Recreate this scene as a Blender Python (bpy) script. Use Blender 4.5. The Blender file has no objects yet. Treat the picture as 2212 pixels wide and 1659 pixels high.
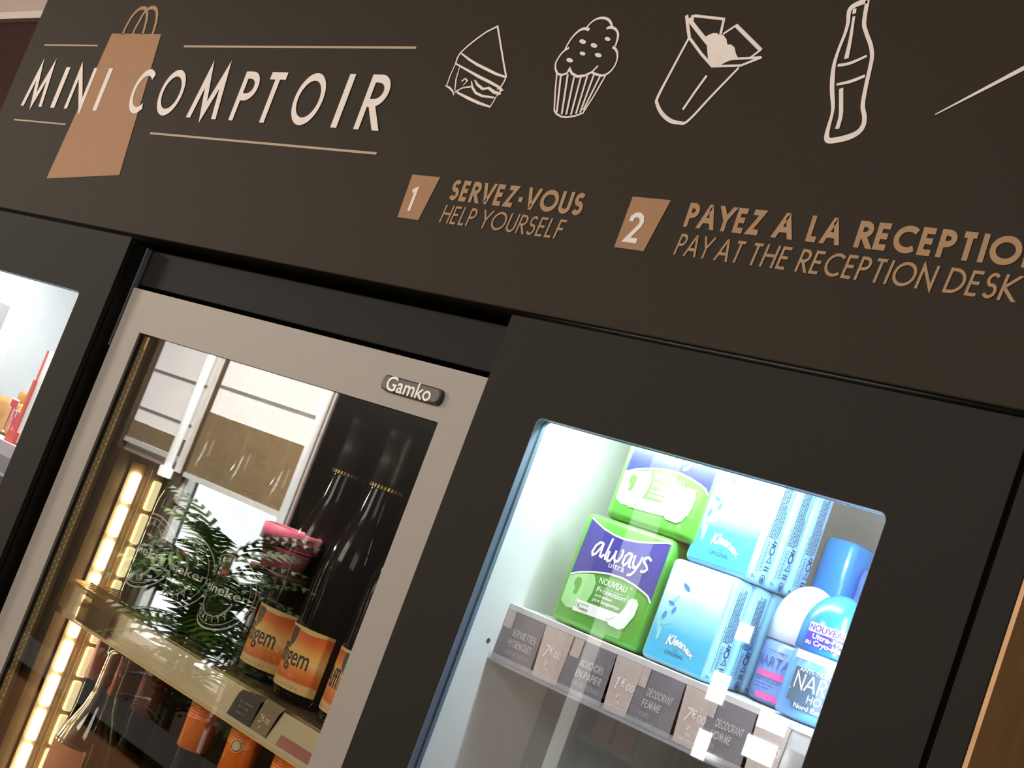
import bpy, bmesh, math, random
from mathutils import Vector, Matrix
random.seed(7)
SC = bpy.context.scene
COL = SC.collection
PI = math.pi

# ------------------------------------------------------------------ camera
CAM = Vector((0.0, -0.78, 1.65))
FPX = 3000.0
yaw, pitch, roll = 0.80046, 0.106324, 0.359167
Fw = Vector((-math.sin(yaw)*math.cos(pitch), math.cos(yaw)*math.cos(pitch), math.sin(pitch)))
r0 = Vector((math.cos(yaw), math.sin(yaw), 0)); u0 = r0.cross(Fw)
Rt = r0*math.cos(roll) + u0*math.sin(roll)
Up = -r0*math.sin(roll) + u0*math.cos(roll)
cam = bpy.data.cameras.new('camera'); cam_o = bpy.data.objects.new('camera', cam); COL.objects.link(cam_o)
cam.sensor_width = 36.0; cam.lens = FPX/2212*36.0; cam.clip_start = 0.01
M = Matrix((Rt, Up, -Fw)).transposed().to_4x4(); M.translation = CAM
cam_o.matrix_world = M
SC.camera = cam_o

# ------------------------------------------------------------------ world, lamps, exposure
SC.view_settings.view_transform = 'Standard'; SC.view_settings.look = 'None'
SC.view_settings.exposure = 0.0; SC.view_settings.gamma = 1.0; SC.view_settings.use_curve_mapping = False
SC.cycles.use_denoising = True
SC.cycles.max_bounces = 10; SC.cycles.transparent_max_bounces = 32; SC.cycles.transmission_bounces = 10
SC.cycles.caustics_refractive = False; SC.cycles.caustics_reflective = False
SC.cycles.sample_clamp_indirect = 6.0
w = bpy.data.worlds.new('daylight'); SC.world = w; w.use_nodes = True
w.node_tree.nodes['Background'].inputs[0].default_value = (0.93, 0.97, 1.0, 1)
w.node_tree.nodes['Background'].inputs[1].default_value = 9.0

def area(name, loc, aim, size, power, col):
    l = bpy.data.lights.new(name, 'AREA'); l.size = size; l.energy = power; l.color = col
    o = bpy.data.objects.new(name, l); COL.objects.link(o); o.location = loc
    o.rotation_euler = (Vector(aim)-Vector(loc)).to_track_quat('-Z', 'Y').to_euler()
    return o
area('ceiling_light_left', (-1.8, -2.7, 2.70), (-1.5, 0, 1.8), 0.9, 62, (1.0, 0.93, 0.85))
area('ceiling_light_right', (0.6, -2.2, 2.70), (-0.4, 0, 1.7), 0.9, 21, (1.0, 0.97, 0.94))
area('lobby_fill', (-5.7, -2.6, 2.70), (-5.7, -2.9, 0), 0.9, 300, (1.0, 0.92, 0.82))  # unseen lamp strengthened to brighten the reflected lobby, in place of window daylight
area('desk_fill', (-2.6, -2.9, 2.70), (-2.8, -3.5, 1.2), 0.8, 80, (1.0, 0.92, 0.82))  # unseen lamp raised to strengthen the brown reflection below the shelf
area('counter_fill', (-3.7, -.75, 2.70), (-4.3, -1.9, .8), 0.4, 70, (1.0, 0.92, 0.82))  # unseen lamp added to light the counter front for its reflection
area('bulkhead_fill', (-4.4, -.9, 2.70), (-3.7, .55, 2.5), 0.4, 1.4, (1.0, 0.95, 0.9))  # unseen lamp added to brighten the bulkhead

# ------------------------------------------------------------------ helpers
def at(px, py, Y):
    d = Fw*FPX + Rt*(px-1106.0) + Up*(829.5-py)
    return CAM + d*((Y-CAM.y)/d.y)
GY = 0.03                                  # outer face of the glass: lobby points are found through its reflection
def lobby(px, py, y):
    p = at(px, py, 2*GY-y); return Vector((p.x, y, p.z))

def lin(v):
    v /= 255.0
    return v/12.92 if v <= 0.04045 else ((v+0.055)/1.055)**2.4
def rgb(r, g, b): return (lin(r), lin(g), lin(b), 1.0)

MATS = {}
def mat(name, col, rough=0.5, metal=0.0, spec=0.5, emit=None, es=0.0, noise=0.06, scale=60.0, bump=0.0, stretch=None, coat=0.0):
    if name in MATS: return MATS[name]
    m = bpy.data.materials.new(name); m.use_nodes = True; MATS[name] = m
    nt = m.node_tree; b = nt.nodes['Principled BSDF']
    b.inputs['Roughness'].default_value = rough; b.inputs['Metallic'].default_value = metal
    b.inputs['Specular IOR Level'].default_value = spec; b.inputs['Coat Weight'].default_value = coat
    b.inputs['Base Color'].default_value = col
    if emit:
        b.inputs['Emission Color'].default_value = emit; b.inputs['Emission Strength'].default_value = es
    if noise > 0 or bump > 0:
        tc = nt.nodes.new('ShaderNodeTexCoord'); n = nt.nodes.new('ShaderNodeTexNoise')
        n.inputs['Scale'].default_value = scale; n.inputs['Detail'].default_value = 3
        if stretch:
            mp = nt.nodes.new('ShaderNodeMapping'); mp.inputs['Scale'].default_value = stretch
            nt.links.new(tc.outputs['Object'], mp.inputs[0]); nt.links.new(mp.outputs[0], n.inputs['Vector'])
        else: nt.links.new(tc.outputs['Object'], n.inputs['Vector'])
        r = nt.nodes.new('ShaderNodeValToRGB')
        r.color_ramp.elements[0].position = 0.3; r.color_ramp.elements[1].position = 0.7
        r.color_ramp.elements[0].color = tuple(c*(1-noise) for c in col[:3])+(1,)
        r.color_ramp.elements[1].color = tuple(min(1, c*(1+noise)) for c in col[:3])+(1,)
        nt.links.new(n.outputs['Fac'], r.inputs[0]); nt.links.new(r.outputs[0], b.inputs['Base Color'])
        if bump > 0:
            bp = nt.nodes.new('ShaderNodeBump'); bp.inputs['Strength'].default_value = bump; bp.inputs['Distance'].default_value = 0.001
            nt.links.new(n.outputs['Fac'], bp.inputs['Height']); nt.links.new(bp.outputs[0], b.inputs['Normal'])
    return m

def glass_mat(name, tint, base, edge, rough=0.0, diffuse=0.0, dcol=(1, 1, 1, 1)):
    """clear sheet: mostly see-through, reflecting more at grazing angles"""
    m = bpy.data.materials.new(name); m.use_nodes = True; nt = m.node_tree; nt.nodes.clear()
    out = nt.nodes.new('ShaderNodeOutputMaterial'); tr = nt.nodes.new('ShaderNodeBsdfTransparent')
    gl = nt.nodes.new('ShaderNodeBsdfGlossy'); mx = nt.nodes.new('ShaderNodeMixShader')
    lw = nt.nodes.new('ShaderNodeLayerWeight'); pw = nt.nodes.new('ShaderNodeMath'); ma = nt.nodes.new('ShaderNodeMath')
    tr.inputs[0].default_value = tint; gl.inputs['Roughness'].default_value = rough
    pw.operation = 'POWER'; pw.inputs[1].default_value = 4.0; ma.operation = 'MULTIPLY_ADD'
    ma.inputs[1].default_value = edge; ma.inputs[2].default_value = base; ma.use_clamp = True
    nt.links.new(lw.outputs['Facing'], pw.inputs[0]); nt.links.new(pw.outputs[0], ma.inputs[0])
    nt.links.new(ma.outputs[0], mx.inputs[0])
    src = tr
    if diffuse > 0:
        df = nt.nodes.new('ShaderNodeBsdfDiffuse'); df.inputs[0].default_value = dcol
        m2 = nt.nodes.new('ShaderNodeMixShader'); m2.inputs[0].default_value = diffuse
        nt.links.new(tr.outputs[0], m2.inputs[1]); nt.links.new(df.outputs[0], m2.inputs[2]); src = m2
    nt.links.new(src.outputs[0], mx.inputs[1]); nt.links.new(gl.outputs[0], mx.inputs[2]); nt.links.new(mx.outputs[0], out.inputs[0])
    MATS[name] = m
    return m

def ramp_mat(name, stops, axis=2, rough=0.4, lo=0.0, hi=1.0, coat=0.2, warp=0.0):
    """printed colour blend along one object axis"""
    m = bpy.data.materials.new(name); m.use_nodes = True; nt = m.node_tree; b = nt.nodes['Principled BSDF']
    b.inputs['Roughness'].default_value = rough; b.inputs['Coat Weight'].default_value = coat
    tc = nt.nodes.new('ShaderNodeTexCoord'); sp = nt.nodes.new('ShaderNodeSeparateXYZ'); mr = nt.nodes.new('ShaderNodeMapRange')
    r = nt.nodes.new('ShaderNodeValToRGB')
    nt.links.new(tc.outputs['Object'], sp.inputs[0])
    src = sp.outputs[axis]
    if warp > 0:
        n = nt.nodes.new('ShaderNodeTexNoise'); n.inputs['Scale'].default_value = 28
        nt.links.new(tc.outputs['Object'], n.inputs['Vector'])
        a = nt.nodes.new('ShaderNodeMath'); a.operation = 'MULTIPLY_ADD'; a.inputs[1].default_value = warp
        nt.links.new(n.outputs['Fac'], a.inputs[0]); nt.links.new(src, a.inputs[2]); src = a.outputs[0]
        lo += warp*.5; hi += warp*.5
    mr.inputs['From Min'].default_value = lo; mr.inputs['From Max'].default_value = hi
    nt.links.new(src, mr.inputs['Value']); nt.links.new(mr.outputs[0], r.inputs[0])
    e = r.color_ramp.elements
    e[0].position, e[0].color = stops[0]; e[1].position, e[1].color = stops[-1]
    for p, c in stops[1:-1]:
        k = e.new(p); k.color = c
    nt.links.new(r.outputs[0], b.inputs['Base Color'])
    MATS[name] = m
    return m

def link(name, me, m, parent=None):
    o = bpy.data.objects.new(name, me); COL.objects.link(o)
    if m: me.materials.append(m)
    if parent:
        o.parent = parent; o.matrix_parent_inverse = parent.matrix_basis.inverted()   # given in world space
    return o
def mesh(name, verts, faces, m, parent=None, smooth=False):
    me = bpy.data.meshes.new(name); me.from_pydata([tuple(v) for v in verts], [], faces); me.update()
    if smooth:
        for p in me.polygons: p.use_smooth = True
    return link(name, me, m, parent)
def from_bm(name, bm, m, parent=None, smooth=False):
    bmesh.ops.recalc_face_normals(bm, faces=bm.faces)
    me = bpy.data.meshes.new(name); bm.to_mesh(me); bm.free()
    if smooth:
        for p in me.polygons: p.use_smooth = True
    return link(name, me, m, parent)
def add_box(bm, x0, x1, y0, y1, z0, z1, bev=0.0, seg=2):
    g = bmesh.ops.create_cube(bm, size=1.0)
    for v in g['verts']:
        v.co = Vector((x0+(v.co.x+.5)*(x1-x0), y0+(v.co.y+.5)*(y1-y0), z0+(v.co.z+.5)*(z1-z0)))
    if bev > 0:
        es = list({e for v in g['verts'] for e in v.link_edges})
        bmesh.ops.bevel(bm, geom=es, offset=bev, segments=seg, profile=0.5, affect='EDGES')
def box(name, x0, x1, y0, y1, z0, z1, m, parent=None, bev=0.0, seg=2):
    bm = bmesh.new(); add_box(bm, min(x0, x1), max(x0, x1), min(y0, y1), max(y0, y1), min(z0, z1), max(z0, z1), bev, seg)
    return from_bm(name, bm, m, parent)
def boxes(name, lst, m, parent=None, bev=0.0):
    bm = bmesh.new()
    for b in lst: add_box(bm, *b, bev)
    return from_bm(name, bm, m, parent)
def lathe(name, prof, cx, cy, m, parent=None, seg=40, sx=1.0, sy=1.0):
    """prof: list of (radius, z); closed on the axis when radius is 0"""
    vs, fs, rings = [], [], []
    for r, z in prof:
        if r < 1e-6: rings.append([len(vs)]); vs.append((cx, cy, z))
        else:
            rings.append(list(range(len(vs), len(vs)+seg)))
            for k in range(seg):
                a = 2*PI*k/seg; vs.append((cx+r*sx*math.cos(a), cy+r*sy*math.sin(a), z))
    for a, b in zip(rings, rings[1:]):
        for k in range(seg):
            k2 = (k+1) % seg
            if len(a) == 1 and len(b) == 1: break
            if len(a) == 1: fs.append((a[0], b[k2], b[k]))
            elif len(b) == 1: fs.append((a[k], a[k2], b[0]))
            else: fs.append((a[k], a[k2], b[k2], b[k]))
    o = mesh(name, vs, fs, m, parent, True)
    bm = bmesh.new(); bm.from_mesh(o.data); bmesh.ops.recalc_face_normals(bm, faces=bm.faces); bm.to_mesh(o.data); bm.free()
    for p in o.data.polygons: p.use_smooth = True
    return o
def tube(name, pts, r, m, parent=None, seg=8):
    vs, fs = [], []
    pts = [Vector(p) for p in pts]
    for i, p in enumerate(pts):
        d = (pts[min(i+1, len(pts)-1)]-pts[max(i-1, 0)]).normalized()
        a = d.orthogonal().normalized(); b = d.cross(a)
        for k in range(seg):
            t = 2*PI*k/seg; vs.append(p+(a*math.cos(t)+b*math.sin(t))*r)
    for i in range(len(pts)-1):
        for k in range(seg):
            k2 = (k+1) % seg; fs.append((i*seg+k, i*seg+k2, (i+1)*seg+k2, (i+1)*seg+k))
    fs.append(tuple(range(seg))[::-1]); fs.append(tuple(range((len(pts)-1)*seg, len(pts)*seg)))
    return mesh(name, vs, fs, m, parent, True)
def rrect(x0, x1, z0, z1, r, n=6):
    out = []
    for cx, cz, a0 in ((x1-r, z1-r, 0), (x0+r, z1-r, 90), (x0+r, z0+r, 180), (x1-r, z0+r, 270)):
        for k in range(n+1):
            a = math.radians(a0+90*k/n); out.append((cx+r*math.cos(a), cz+r*math.sin(a)))
    return out
def holed(name, X0, X1, Z0, Z1, h, y0, y1, m, parent=None, r=0.004, ro=0.0015):
    """upright board in the xz plane with a rounded window h = (x0, x1, z0, z1)"""
    n = 6; inn = rrect(h[0], h[1], h[2], h[3], r, n); out = rrect(X0, X1, Z0, Z1, ro, n); N = len(inn)
    vs = [(x, y0, z) for x, z in out]+[(x, y0, z) for x, z in inn]+[(x, y1, z) for x, z in out]+[(x, y1, z) for x, z in inn]
    fs = []
    for k in range(N):
        j = (k+1) % N
        fs += [(k, j, N+j, N+k), (2*N+j, 2*N+k, 3*N+k, 3*N+j), (k, 2*N+k, 2*N+j, j), (N+k, N+j, 3*N+j, 3*N+k)]
    return mesh(name, vs, fs, m, parent)
def thing(name, loc, label=None, cat=None, group=None, kind=None):
    o = bpy.data.objects.new(name, None); COL.objects.link(o); o.location = loc; o.empty_display_size = 0.05
    return tag(o, label, cat, group, kind)
def tag(o, label=None, cat=None, group=None, kind=None):
    for k, v in (('label', label), ('category', cat), ('group', group), ('kind', kind)):
        if v: o[k] = v
    return o
def dup(root, delta, label=None, name=None):
    r = root.copy(); COL.objects.link(r); r.location = root.location+Vector(delta)
    if label: r['label'] = label
    for ch in list(root.children):
        c = ch.copy(); COL.objects.link(c); c.parent = r; c.matrix_parent_inverse = ch.matrix_parent_inverse.copy()
        for g in list(ch.children):
            d = g.copy(); COL.objects.link(d); d.parent = c; d.matrix_parent_inverse = g.matrix_parent_inverse.copy()
    return r

# ---- flat print: strokes, polygons and lettering laid on a surface by a map (u, v) -> world
def planeY(y): return lambda u, v, w=0: (u, y-w, v)
def planeX(x): return lambda u, v, w=0: (x+w, u, v)
def cyl(cx, cy, r, a0=-PI/2): return lambda s, v, w=0: (cx+(r+w)*math.cos(a0+s/r), cy+(r+w)*math.sin(a0+s/r), v)

class Ink:
    def __init__(s): s.v = []; s.f = []; s.n = 0
    def lay(s): s.n += 1; return (s.n % 6)*3e-5      # each stroke a hair above the last, so crossings do not coincide
    def stroke(s, pts, w, closed=False, hcut=False):
        """mitred band; w is one width or one per point"""
        P = [Vector(p) for p in pts]
        Q = [P[0]]; ws = [w if not isinstance(w, (list, tuple)) else w[0]]
        for i in range(1, len(P)):
            if (P[i]-Q[-1]).length > 1e-7:
                Q.append(P[i]); ws.append(w if not isinstance(w, (list, tuple)) else w[i])
        P = Q; n = len(P)
        if closed and (P[0]-P[-1]).length < 1e-6: P.pop(); ws.pop(); n -= 1
        if n < 2: return
        b = len(s.v); w_ = s.lay()
        for i in range(n):
            if closed: d0 = (P[i]-P[i-1]).normalized(); d1 = (P[(i+1) % n]-P[i]).normalized()
            else:
                d1 = (P[i+1]-P[i]).normalized() if i < n-1 else (P[i]-P[i-1]).normalized()
                d0 = (P[i]-P[i-1]).normalized() if i > 0 else d1
            n0 = Vector((-d0.y, d0.x)); n1 = Vector((-d1.y, d1.x)); h = ws[i]/2
            mm = n0+n1
            if mm.length < 1e-3: mm = n1*h
            else:
                mm.normalize(); mm *= min(h/max(mm.dot(n1), 1e-3), h*4.5)
            L, R = P[i]+mm, P[i]-mm
            if hcut and not closed and i in (0, n-1) and abs(d1.y) > 0.35 and min(abs(P[i].y-hcut[0]), abs(P[i].y-hcut[1])) < 1e-6:
                L = L+d1*((P[i].y-L.y)/d1.y); R = R+d1*((P[i].y-R.y)/d1.y)
            s.v += [Vector((L.x, L.y, w_)), Vector((R.x, R.y, w_))]
        for i in range(n-1 if not closed else n):
            j = (i+1) % n
            s.f.append((b+2*i, b+2*i+1, b+2*j+1, b+2*j))
        return s
    def poly(s, pts):
        b = len(s.v); w_ = s.lay(); s.v += [Vector((p[0], p[1], w_)) for p in pts]; s.f.append(tuple(range(b, b+len(pts)))); return s
    def disc(s, c, rx, ry, n=14, rot=0.0):
        ca, sa = math.cos(rot), math.sin(rot); q = []
        for k in range(n):
            a = 2*PI*k/n; x, y = rx*math.cos(a), ry*math.sin(a); q.append((c[0]+x*ca-y*sa, c[1]+x*sa+y*ca))
        return s.poly(q)
    def xf(s, fn): s.v = [Vector(fn(p)) for p in s.v]; return s
    def put(s, name, fmap, m, parent):
        vs = [fmap(p.x, p.y, p.z) for p in s.v]; big = any(len(f) > 4 for f in s.f)
        if not big: return mesh(name, vs, s.f, m, parent)
        bm = bmesh.new(); bv = [bm.verts.new(v) for v in vs]
        for f in s.f:
            try: bm.faces.new([bv[i] for i in f])
            except ValueError: pass
        bmesh.ops.triangulate(bm, faces=[f for f in bm.faces if len(f.verts) > 4])
        me = bpy.data.meshes.new(name); bm.to_mesh(me); bm.free()
        return link(name, me, m, parent)
def arc(cx, cy, rx, ry, a0, a1, n=14):
    return [(cx+rx*math.cos(math.radians(a0+(a1-a0)*k/n)), cy+ry*math.sin(math.radians(a0+(a1-a0)*k/n))) for k in range(n+1)]

# geometric sans: centre lines in a unit-high box, second entry the width
def _glyphs():
    G = {}
    def g(c, w, *st): G[c] = (w, st)
    g('A', .70, [(0, 0), (.325, 1), (.375, 1), (.70, 0)], [(.13, .30), (.57, .30)])
    g('C', .74, arc(.47, .5, .47, .5, 48, 312, 26))
    g('D', .68, [(0, 0), (0, 1), (.2, 1)]+arc(.2, .5, .48, .5, 90, -90, 18)+[(0, 0)])
    g('E', .42, [(.42, 1), (0, 1), (0, 0), (.42, 0)], [(0, .52), (.39, .52)])
    g('F', .40, [(.40, 1), (0, 1), (0, 0)], [(0, .52), (.37, .52)])
    g('G', .82, arc(.47, .5, .47, .5, 48, 360, 26)+[(.5, .5)])
    g('H', .60, [(0, 0), (0, 1)], [(.60, 0), (.60, 1)], [(0, .53), (.60, .53)])
    g('I', .0, [(0, 0), (0, 1)])
    g('K', .54, [(0, 0), (0, 1)], [(.50, 1), (.03, .50), (.54, 0)])
    g('L', .38, [(0, 1), (0, 0), (.38, 0)])
    g('M', .84, [(0, 0), (.15, 1), (.42, .06), (.69, 1), (.84, 0)])
    g('N', .64, [(0, 0), (0, 1), (.64, 0), (.64, 1)])
    g('O', .96, arc(.48, .5, .48, .5, 0, 360, 36))
    g('P', .44, [(0, 0), (0, 1)], [(0, 1), (.18, 1)]+arc(.18, .74, .26, .26, 90, -90, 14)+[(0, .48)])
    g('Q', .96, arc(.48, .5, .48, .5, 0, 360, 36), [(.6, .3), (.95, -.05)])
    g('R', .47, [(0, 0), (0, 1)], [(0, 1), (.18, 1)]+arc(.18, .74, .26, .26, 90, -90, 14)+[(0, .48)], [(.16, .48), (.47, 0)])
    g('S', .44, arc(.22, .755, .20, .245, 35, 262, 14)+arc(.22, .265, .22, .265, 82, -150, 16))
    g('T', .50, [(0, 1), (.50, 1)], [(.25, 1), (.25, 0)])
    g('U', .54, [(0, 1), (0, .27)]+arc(.27, .27, .27, .27, 180, 360, 16)+[(.54, 1)])
    g('V', .64, [(0, 1), (.30, 0), (.34, 0), (.64, 1)])
    g('W', 1.0, [(0, 1), (.25, 0), (.5, .95), (.75, 0), (1.0, 1)])
    g('Y', .60, [(0, 1), (.30, .46), (.60, 1)], [(.30, .46), (.30, 0)])
    g('Z', .50, [(0, 1), (.50, 1), (0, 0), (.50, 0)])
    g('-', .26, [(0, .38), (.26, .38)])
    g(',', .08, [(.08, .10), (0, -.20)])
    g('0', .46, arc(.23, .5, .23, .5, 0, 360, 26))
    g('1', .16, [(0, .80), (.16, 1), (.16, 0)])
    g('2', .46, arc(.22, .74, .22, .26, 170, -32, 14)+[(0, 0), (.46, 0)])
    g('3', .46, arc(.21, .75, .20, .25, 150, -80, 14)+arc(.21, .26, .25, .26, 85, -150, 16))
    g('7', .46, [(0, 1), (.46, 1), (.12, 0)])
    g('\u20ac', .56, arc(.36, .5, .30, .5, 50, 310, 20), [(-.04, .58), (.46, .58)], [(-.04, .42), (.42, .42)])
    g('\u00c9', .42, [(.42, 1), (0, 1), (0, 0), (.42, 0)], [(0, .52), (.39, .52)], [(.14, 1.14), (.30, 1.34)])
    return G
GL = _glyphs(); CLOSED = {'O', '0', 'D', 'Q'}
def stroke_text(txt, H, sw, gap=.16, space=.34, k=0.0, width=None, ink=None, u0=0.0, v0=0.0):
    """lettering as strokes, H high, stroke sw; width stretches the line; k is the slant"""
    ink = ink or Ink(); t = Ink(); x = 0.0
    for ch in txt:
        if ch == ' ': x += space; continue
        wd, st = GL[ch]; kk = sw/H
        for pl in st:
            q = [((x+kk/2+px)*H, (kk/2+py*(1-kk))*H) for px, py in pl]
            cl = ch in CLOSED and pl is st[0]
            if not cl and len(pl) < 7 or ch == 'U':
                for e, nb in ((0, 1), (-1, -2)):
                    dy = pl[nb][1]-pl[e][1]; dx = pl[nb][0]-pl[e][0]
                    if abs(dy) > .35*abs(dx) and pl[e][1] in (0, 1):
                        t_ = (pl[e][1]*H-q[e][1])/(q[nb][1]-q[e][1])
                        q[e] = (q[e][0]+(q[nb][0]-q[e][0])*t_, pl[e][1]*H)
            t.stroke(q, sw, closed=cl, hcut=(0.0, H))
        x += wd+kk+gap
    tot = (x-gap)*H
    sx = (width/tot) if width else 1.0
    b = len(ink.v)
    for p in t.v: ink.v.append(Vector((u0+p.x*sx+k*p.y, v0+p.y, p.z)))
    for f in t.f: ink.f.append(tuple(i+b for i in f))
    return ink, tot*sx
_fc = None
def font_ink(txt, H, width=None, k=0.0, u0=0.0, v0=0.0, bold=0.0, ink=None, align='L'):
    """lettering from the built-in face; H is the size of a capital"""
    cu = bpy.data.curves.new('t', 'FONT'); cu.body = txt; cu.size = 1.0; cu.offset = bold; cu.resolution_u = 3
    o = bpy.data.objects.new('t', cu); COL.objects.link(o); bpy.context.view_layer.update()
    me = o.evaluated_get(bpy.context.evaluated_depsgraph_get()).to_mesh()
    vs = [v.co.copy() for v in me.vertices]; fs = [tuple(p.vertices) for p in me.polygons]
    bpy.data.objects.remove(o); bpy.data.curves.remove(cu)
    ink = ink or Ink()
    if not vs: return ink, 0
    x0 = min(v.x for v in vs); x1 = max(v.x for v in vs); s = H/0.73
    sx = width/(x1-x0) if width else s
    off = 0 if align == 'L' else -(x1-x0)*sx/2
    b = len(ink.v)
    for v in vs: ink.v.append(Vector((u0+off+(v.x-x0)*sx+k*v.y*s, v0+v.y*s, 0)))
    for f in fs: ink.f.append(tuple(i+b for i in f))
    return ink, (x1-x0)*sx
def crop(ox, oy, s): return lambda x, y: (ox+x/s, oy+y/s)
def on(Y, cr=None):
    def f(x, y):
        if cr: x, y = cr(x, y)
        p = at(x, y, Y); return (p.x, p.z)
    return f

# ------------------------------------------------------------------ materials
M_sign = mat('dark_laminate', rgb(47, 40, 29), .6, spec=.13, noise=.10, scale=900, bump=.05)
M_door = mat('charcoal_laminate', rgb(38, 35, 30), .6, spec=.12, noise=.10, scale=900, bump=.05)
M_edge = mat('charcoal_edge_band', rgb(58, 62, 72), .5, noise=.05)
M_lit_edge = mat('led_lit_edge_colour', rgb(126, 140, 166), .45, noise=.04)  # LED light on the door edge put into this paler colour
M_gask = mat('grey_window_gasket', rgb(96, 112, 128), .5, noise=.05)
M_black = mat('black_panel', rgb(20, 18, 17), .6, spec=.3, noise=.1)
M_fill = mat('black_filler_laminate', rgb(32, 30, 28), .6, spec=.12, noise=.1, scale=700)
M_white = mat('white_print', rgb(240, 230, 222), .6, spec=.2, noise=.03)
M_cream = mat('cream_rule_print', rgb(184, 166, 144), .6, spec=.2, noise=.03)
M_kraft = mat('kraft_brown_print', rgb(166, 127, 94), .6, spec=.2, noise=.03)
M_gold = mat('gold_brown_print', rgb(172, 138, 103), .6, spec=.2, noise=.05)
M_int = mat('white_cabinet_lining', rgb(225, 228, 228), .45, noise=.02)
M_tan = mat('tan_end_panel', rgb(226, 176, 120), .5, noise=.12, scale=40, bump=.05)
M_steel = mat('brushed_steel', rgb(156, 149, 140), .5, metal=.05, noise=.05, scale=300, stretch=(1, 40, 40), bump=.04)
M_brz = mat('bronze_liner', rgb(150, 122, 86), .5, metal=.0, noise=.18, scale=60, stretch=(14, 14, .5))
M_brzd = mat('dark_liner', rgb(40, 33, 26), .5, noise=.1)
M_glass = glass_mat('double_glazing', (.95, .96, .94, 1), .085, .55)
M_glass1 = glass_mat('cabinet_glazing', (.97, .98, .98, 1), .045, .55)
M_acryl = glass_mat('warm_lit_acrylic', (.96, .94, .90, 1), .05, .6, .05, .55, (1.0, .84, .55, 1))  # LED warmth on the fridge rail put into the amber diffuse
M_acrylw = glass_mat('clear_acrylic_rail', (.97, .97, .98, 1), .04, .5, .05, .22, (.8, .8, .82, 1))
M_spacer = mat('gold_spacer_bar', rgb(128, 106, 68), .45, metal=.2, noise=.1)
M_dot = mat('pale_spacer_hole', rgb(236, 214, 160), .5)
M_led = mat('warm_led_lens', rgb(255, 240, 210), .5, emit=(1.0, .84, .55, 1), es=15.0, noise=0)
M_led3 = mat('bright_warm_led_lens', rgb(255, 240, 210), .5, emit=(1.0, .86, .62, 1), es=55.0, noise=0)
M_led_refl = mat('led_reflection_glow', rgb(255, 232, 170), .5, emit=(1.0, .84, .45, 1), es=.95, noise=.1)
M_ledw = mat('cold_white_led', rgb(255, 255, 255), .5, emit=(.78, .93, 1.0, 1), es=45.0, noise=0)
M_ledt = mat('cold_white_top_led', rgb(255, 255, 255), .5, emit=(.80, .94, 1.0, 1), es=95.0, noise=0)
M_ledt2 = mat('cold_white_dim_led', rgb(255, 255, 255), .5, emit=(.86, .96, 1.0, 1), es=85.0, noise=0)
M_ledl = mat('soft_white_led', rgb(255, 255, 255), .5, emit=(.95, .98, 1.0, 1), es=90.0, noise=0)
M_chrome = mat('chrome_wire', rgb(222, 200, 160), .25, metal=.9, noise=.03)
M_badge = mat('dark_grey_badge', rgb(66, 60, 54), .4, noise=.05, coat=.3)
M_silver = mat('silver_lettering', rgb(222, 218, 210), .35, metal=.2, noise=.03)
M_lab_d = mat('dark_grey_price_card', rgb(118, 115, 126), .7, noise=.06, scale=200)
M_lab_t = mat('taupe_price_card', rgb(196, 180, 176), .7, noise=.05, scale=200)
M_lab_i = mat('pale_price_print', rgb(246, 240, 238), .7, noise=.02)
M_lab_i2 = mat('grey_price_print', rgb(206, 202, 206), .7, noise=.02)

# ------------------------------------------------------------------ room shell
XL, XR, YF, YB, ZC = -9.2, 2.6, -3.5, 0.62, 2.8
def struct(o, label=None): o['kind'] = 'structure'; return o
struct(box('floor', XL, XR, YF-.2, YB+.12, -.1, 0, mat('dark_brown_floor_tile', rgb(46, 38, 32), .55, noise=.2, scale=3)))
struct(box('ceiling', XL, XR, YF-.2, YB+.12, ZC, ZC+.1, mat('white_ceiling_paint', rgb(226, 218, 206), .8, noise=.03)))
M_red = mat('dark_red_wall_paint', rgb(58, 20, 15), .8, noise=.10, scale=20)
struct(box('wall_back', XL, XR, YB, YB+.1, 0, ZC, M_red))
struct(box('wall_right', XR, XR+.1, YF-.2, YB+.1, 0, ZC, mat('beige_wall_paint', rgb(170, 150, 126), .8, noise=.05)))
struct(box('wall_left', XL-.1, XL, YF-.2, YB+.1, 0, ZC, MATS['beige_wall_paint']))
zs = at(44, 38, .597).z
struct(boxes('trim_1', [(XL, -2.4, .600, YB, zs, ZC)], mat('white_bulkhead_paint', rgb(214, 196, 186), .8, noise=.03)))
struct(boxes('trim_2', [(XL, -2.4, .597, .600, zs-.002, zs+.018)], mat('white_bulkhead_edge', rgb(250, 242, 236), .6, noise=.02)))
# window wall opposite the cabinets, with two window openings seen in the fridge glass
WZ0, WZ1, WS1 = .42, 2.35, 1.36
W1 = (-7.44, -6.74); W2 = (-6.71, -5.66)
M_wallf = mat('dark_brown_wall_paint', rgb(84, 70, 56), .8, noise=.04)
M_brown = mat('brown_wall_paint', rgb(150, 122, 98), .8, noise=.08, scale=8)
struct(boxes('wall_front', [(XL, W1[0], YF-.15, YF, 0, ZC), (W1[1], W2[0], YF-.15, YF, 0, ZC), (W2[1], -5.45, YF-.15, YF, 0, ZC),
    (W1[0], W1[1], YF-.15, YF, 0, WS1), (W1[0], W1[1], YF-.15, YF, WZ1, ZC), (W2[0], W2[1], YF-.15, YF, 0, WZ0), (W2[0], W2[1], YF-.15, YF, WZ1, ZC)], M_wallf))
struct(box('wall_front_2', -5.45, XR, YF-.15, YF, 0, ZC, M_brown))

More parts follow.
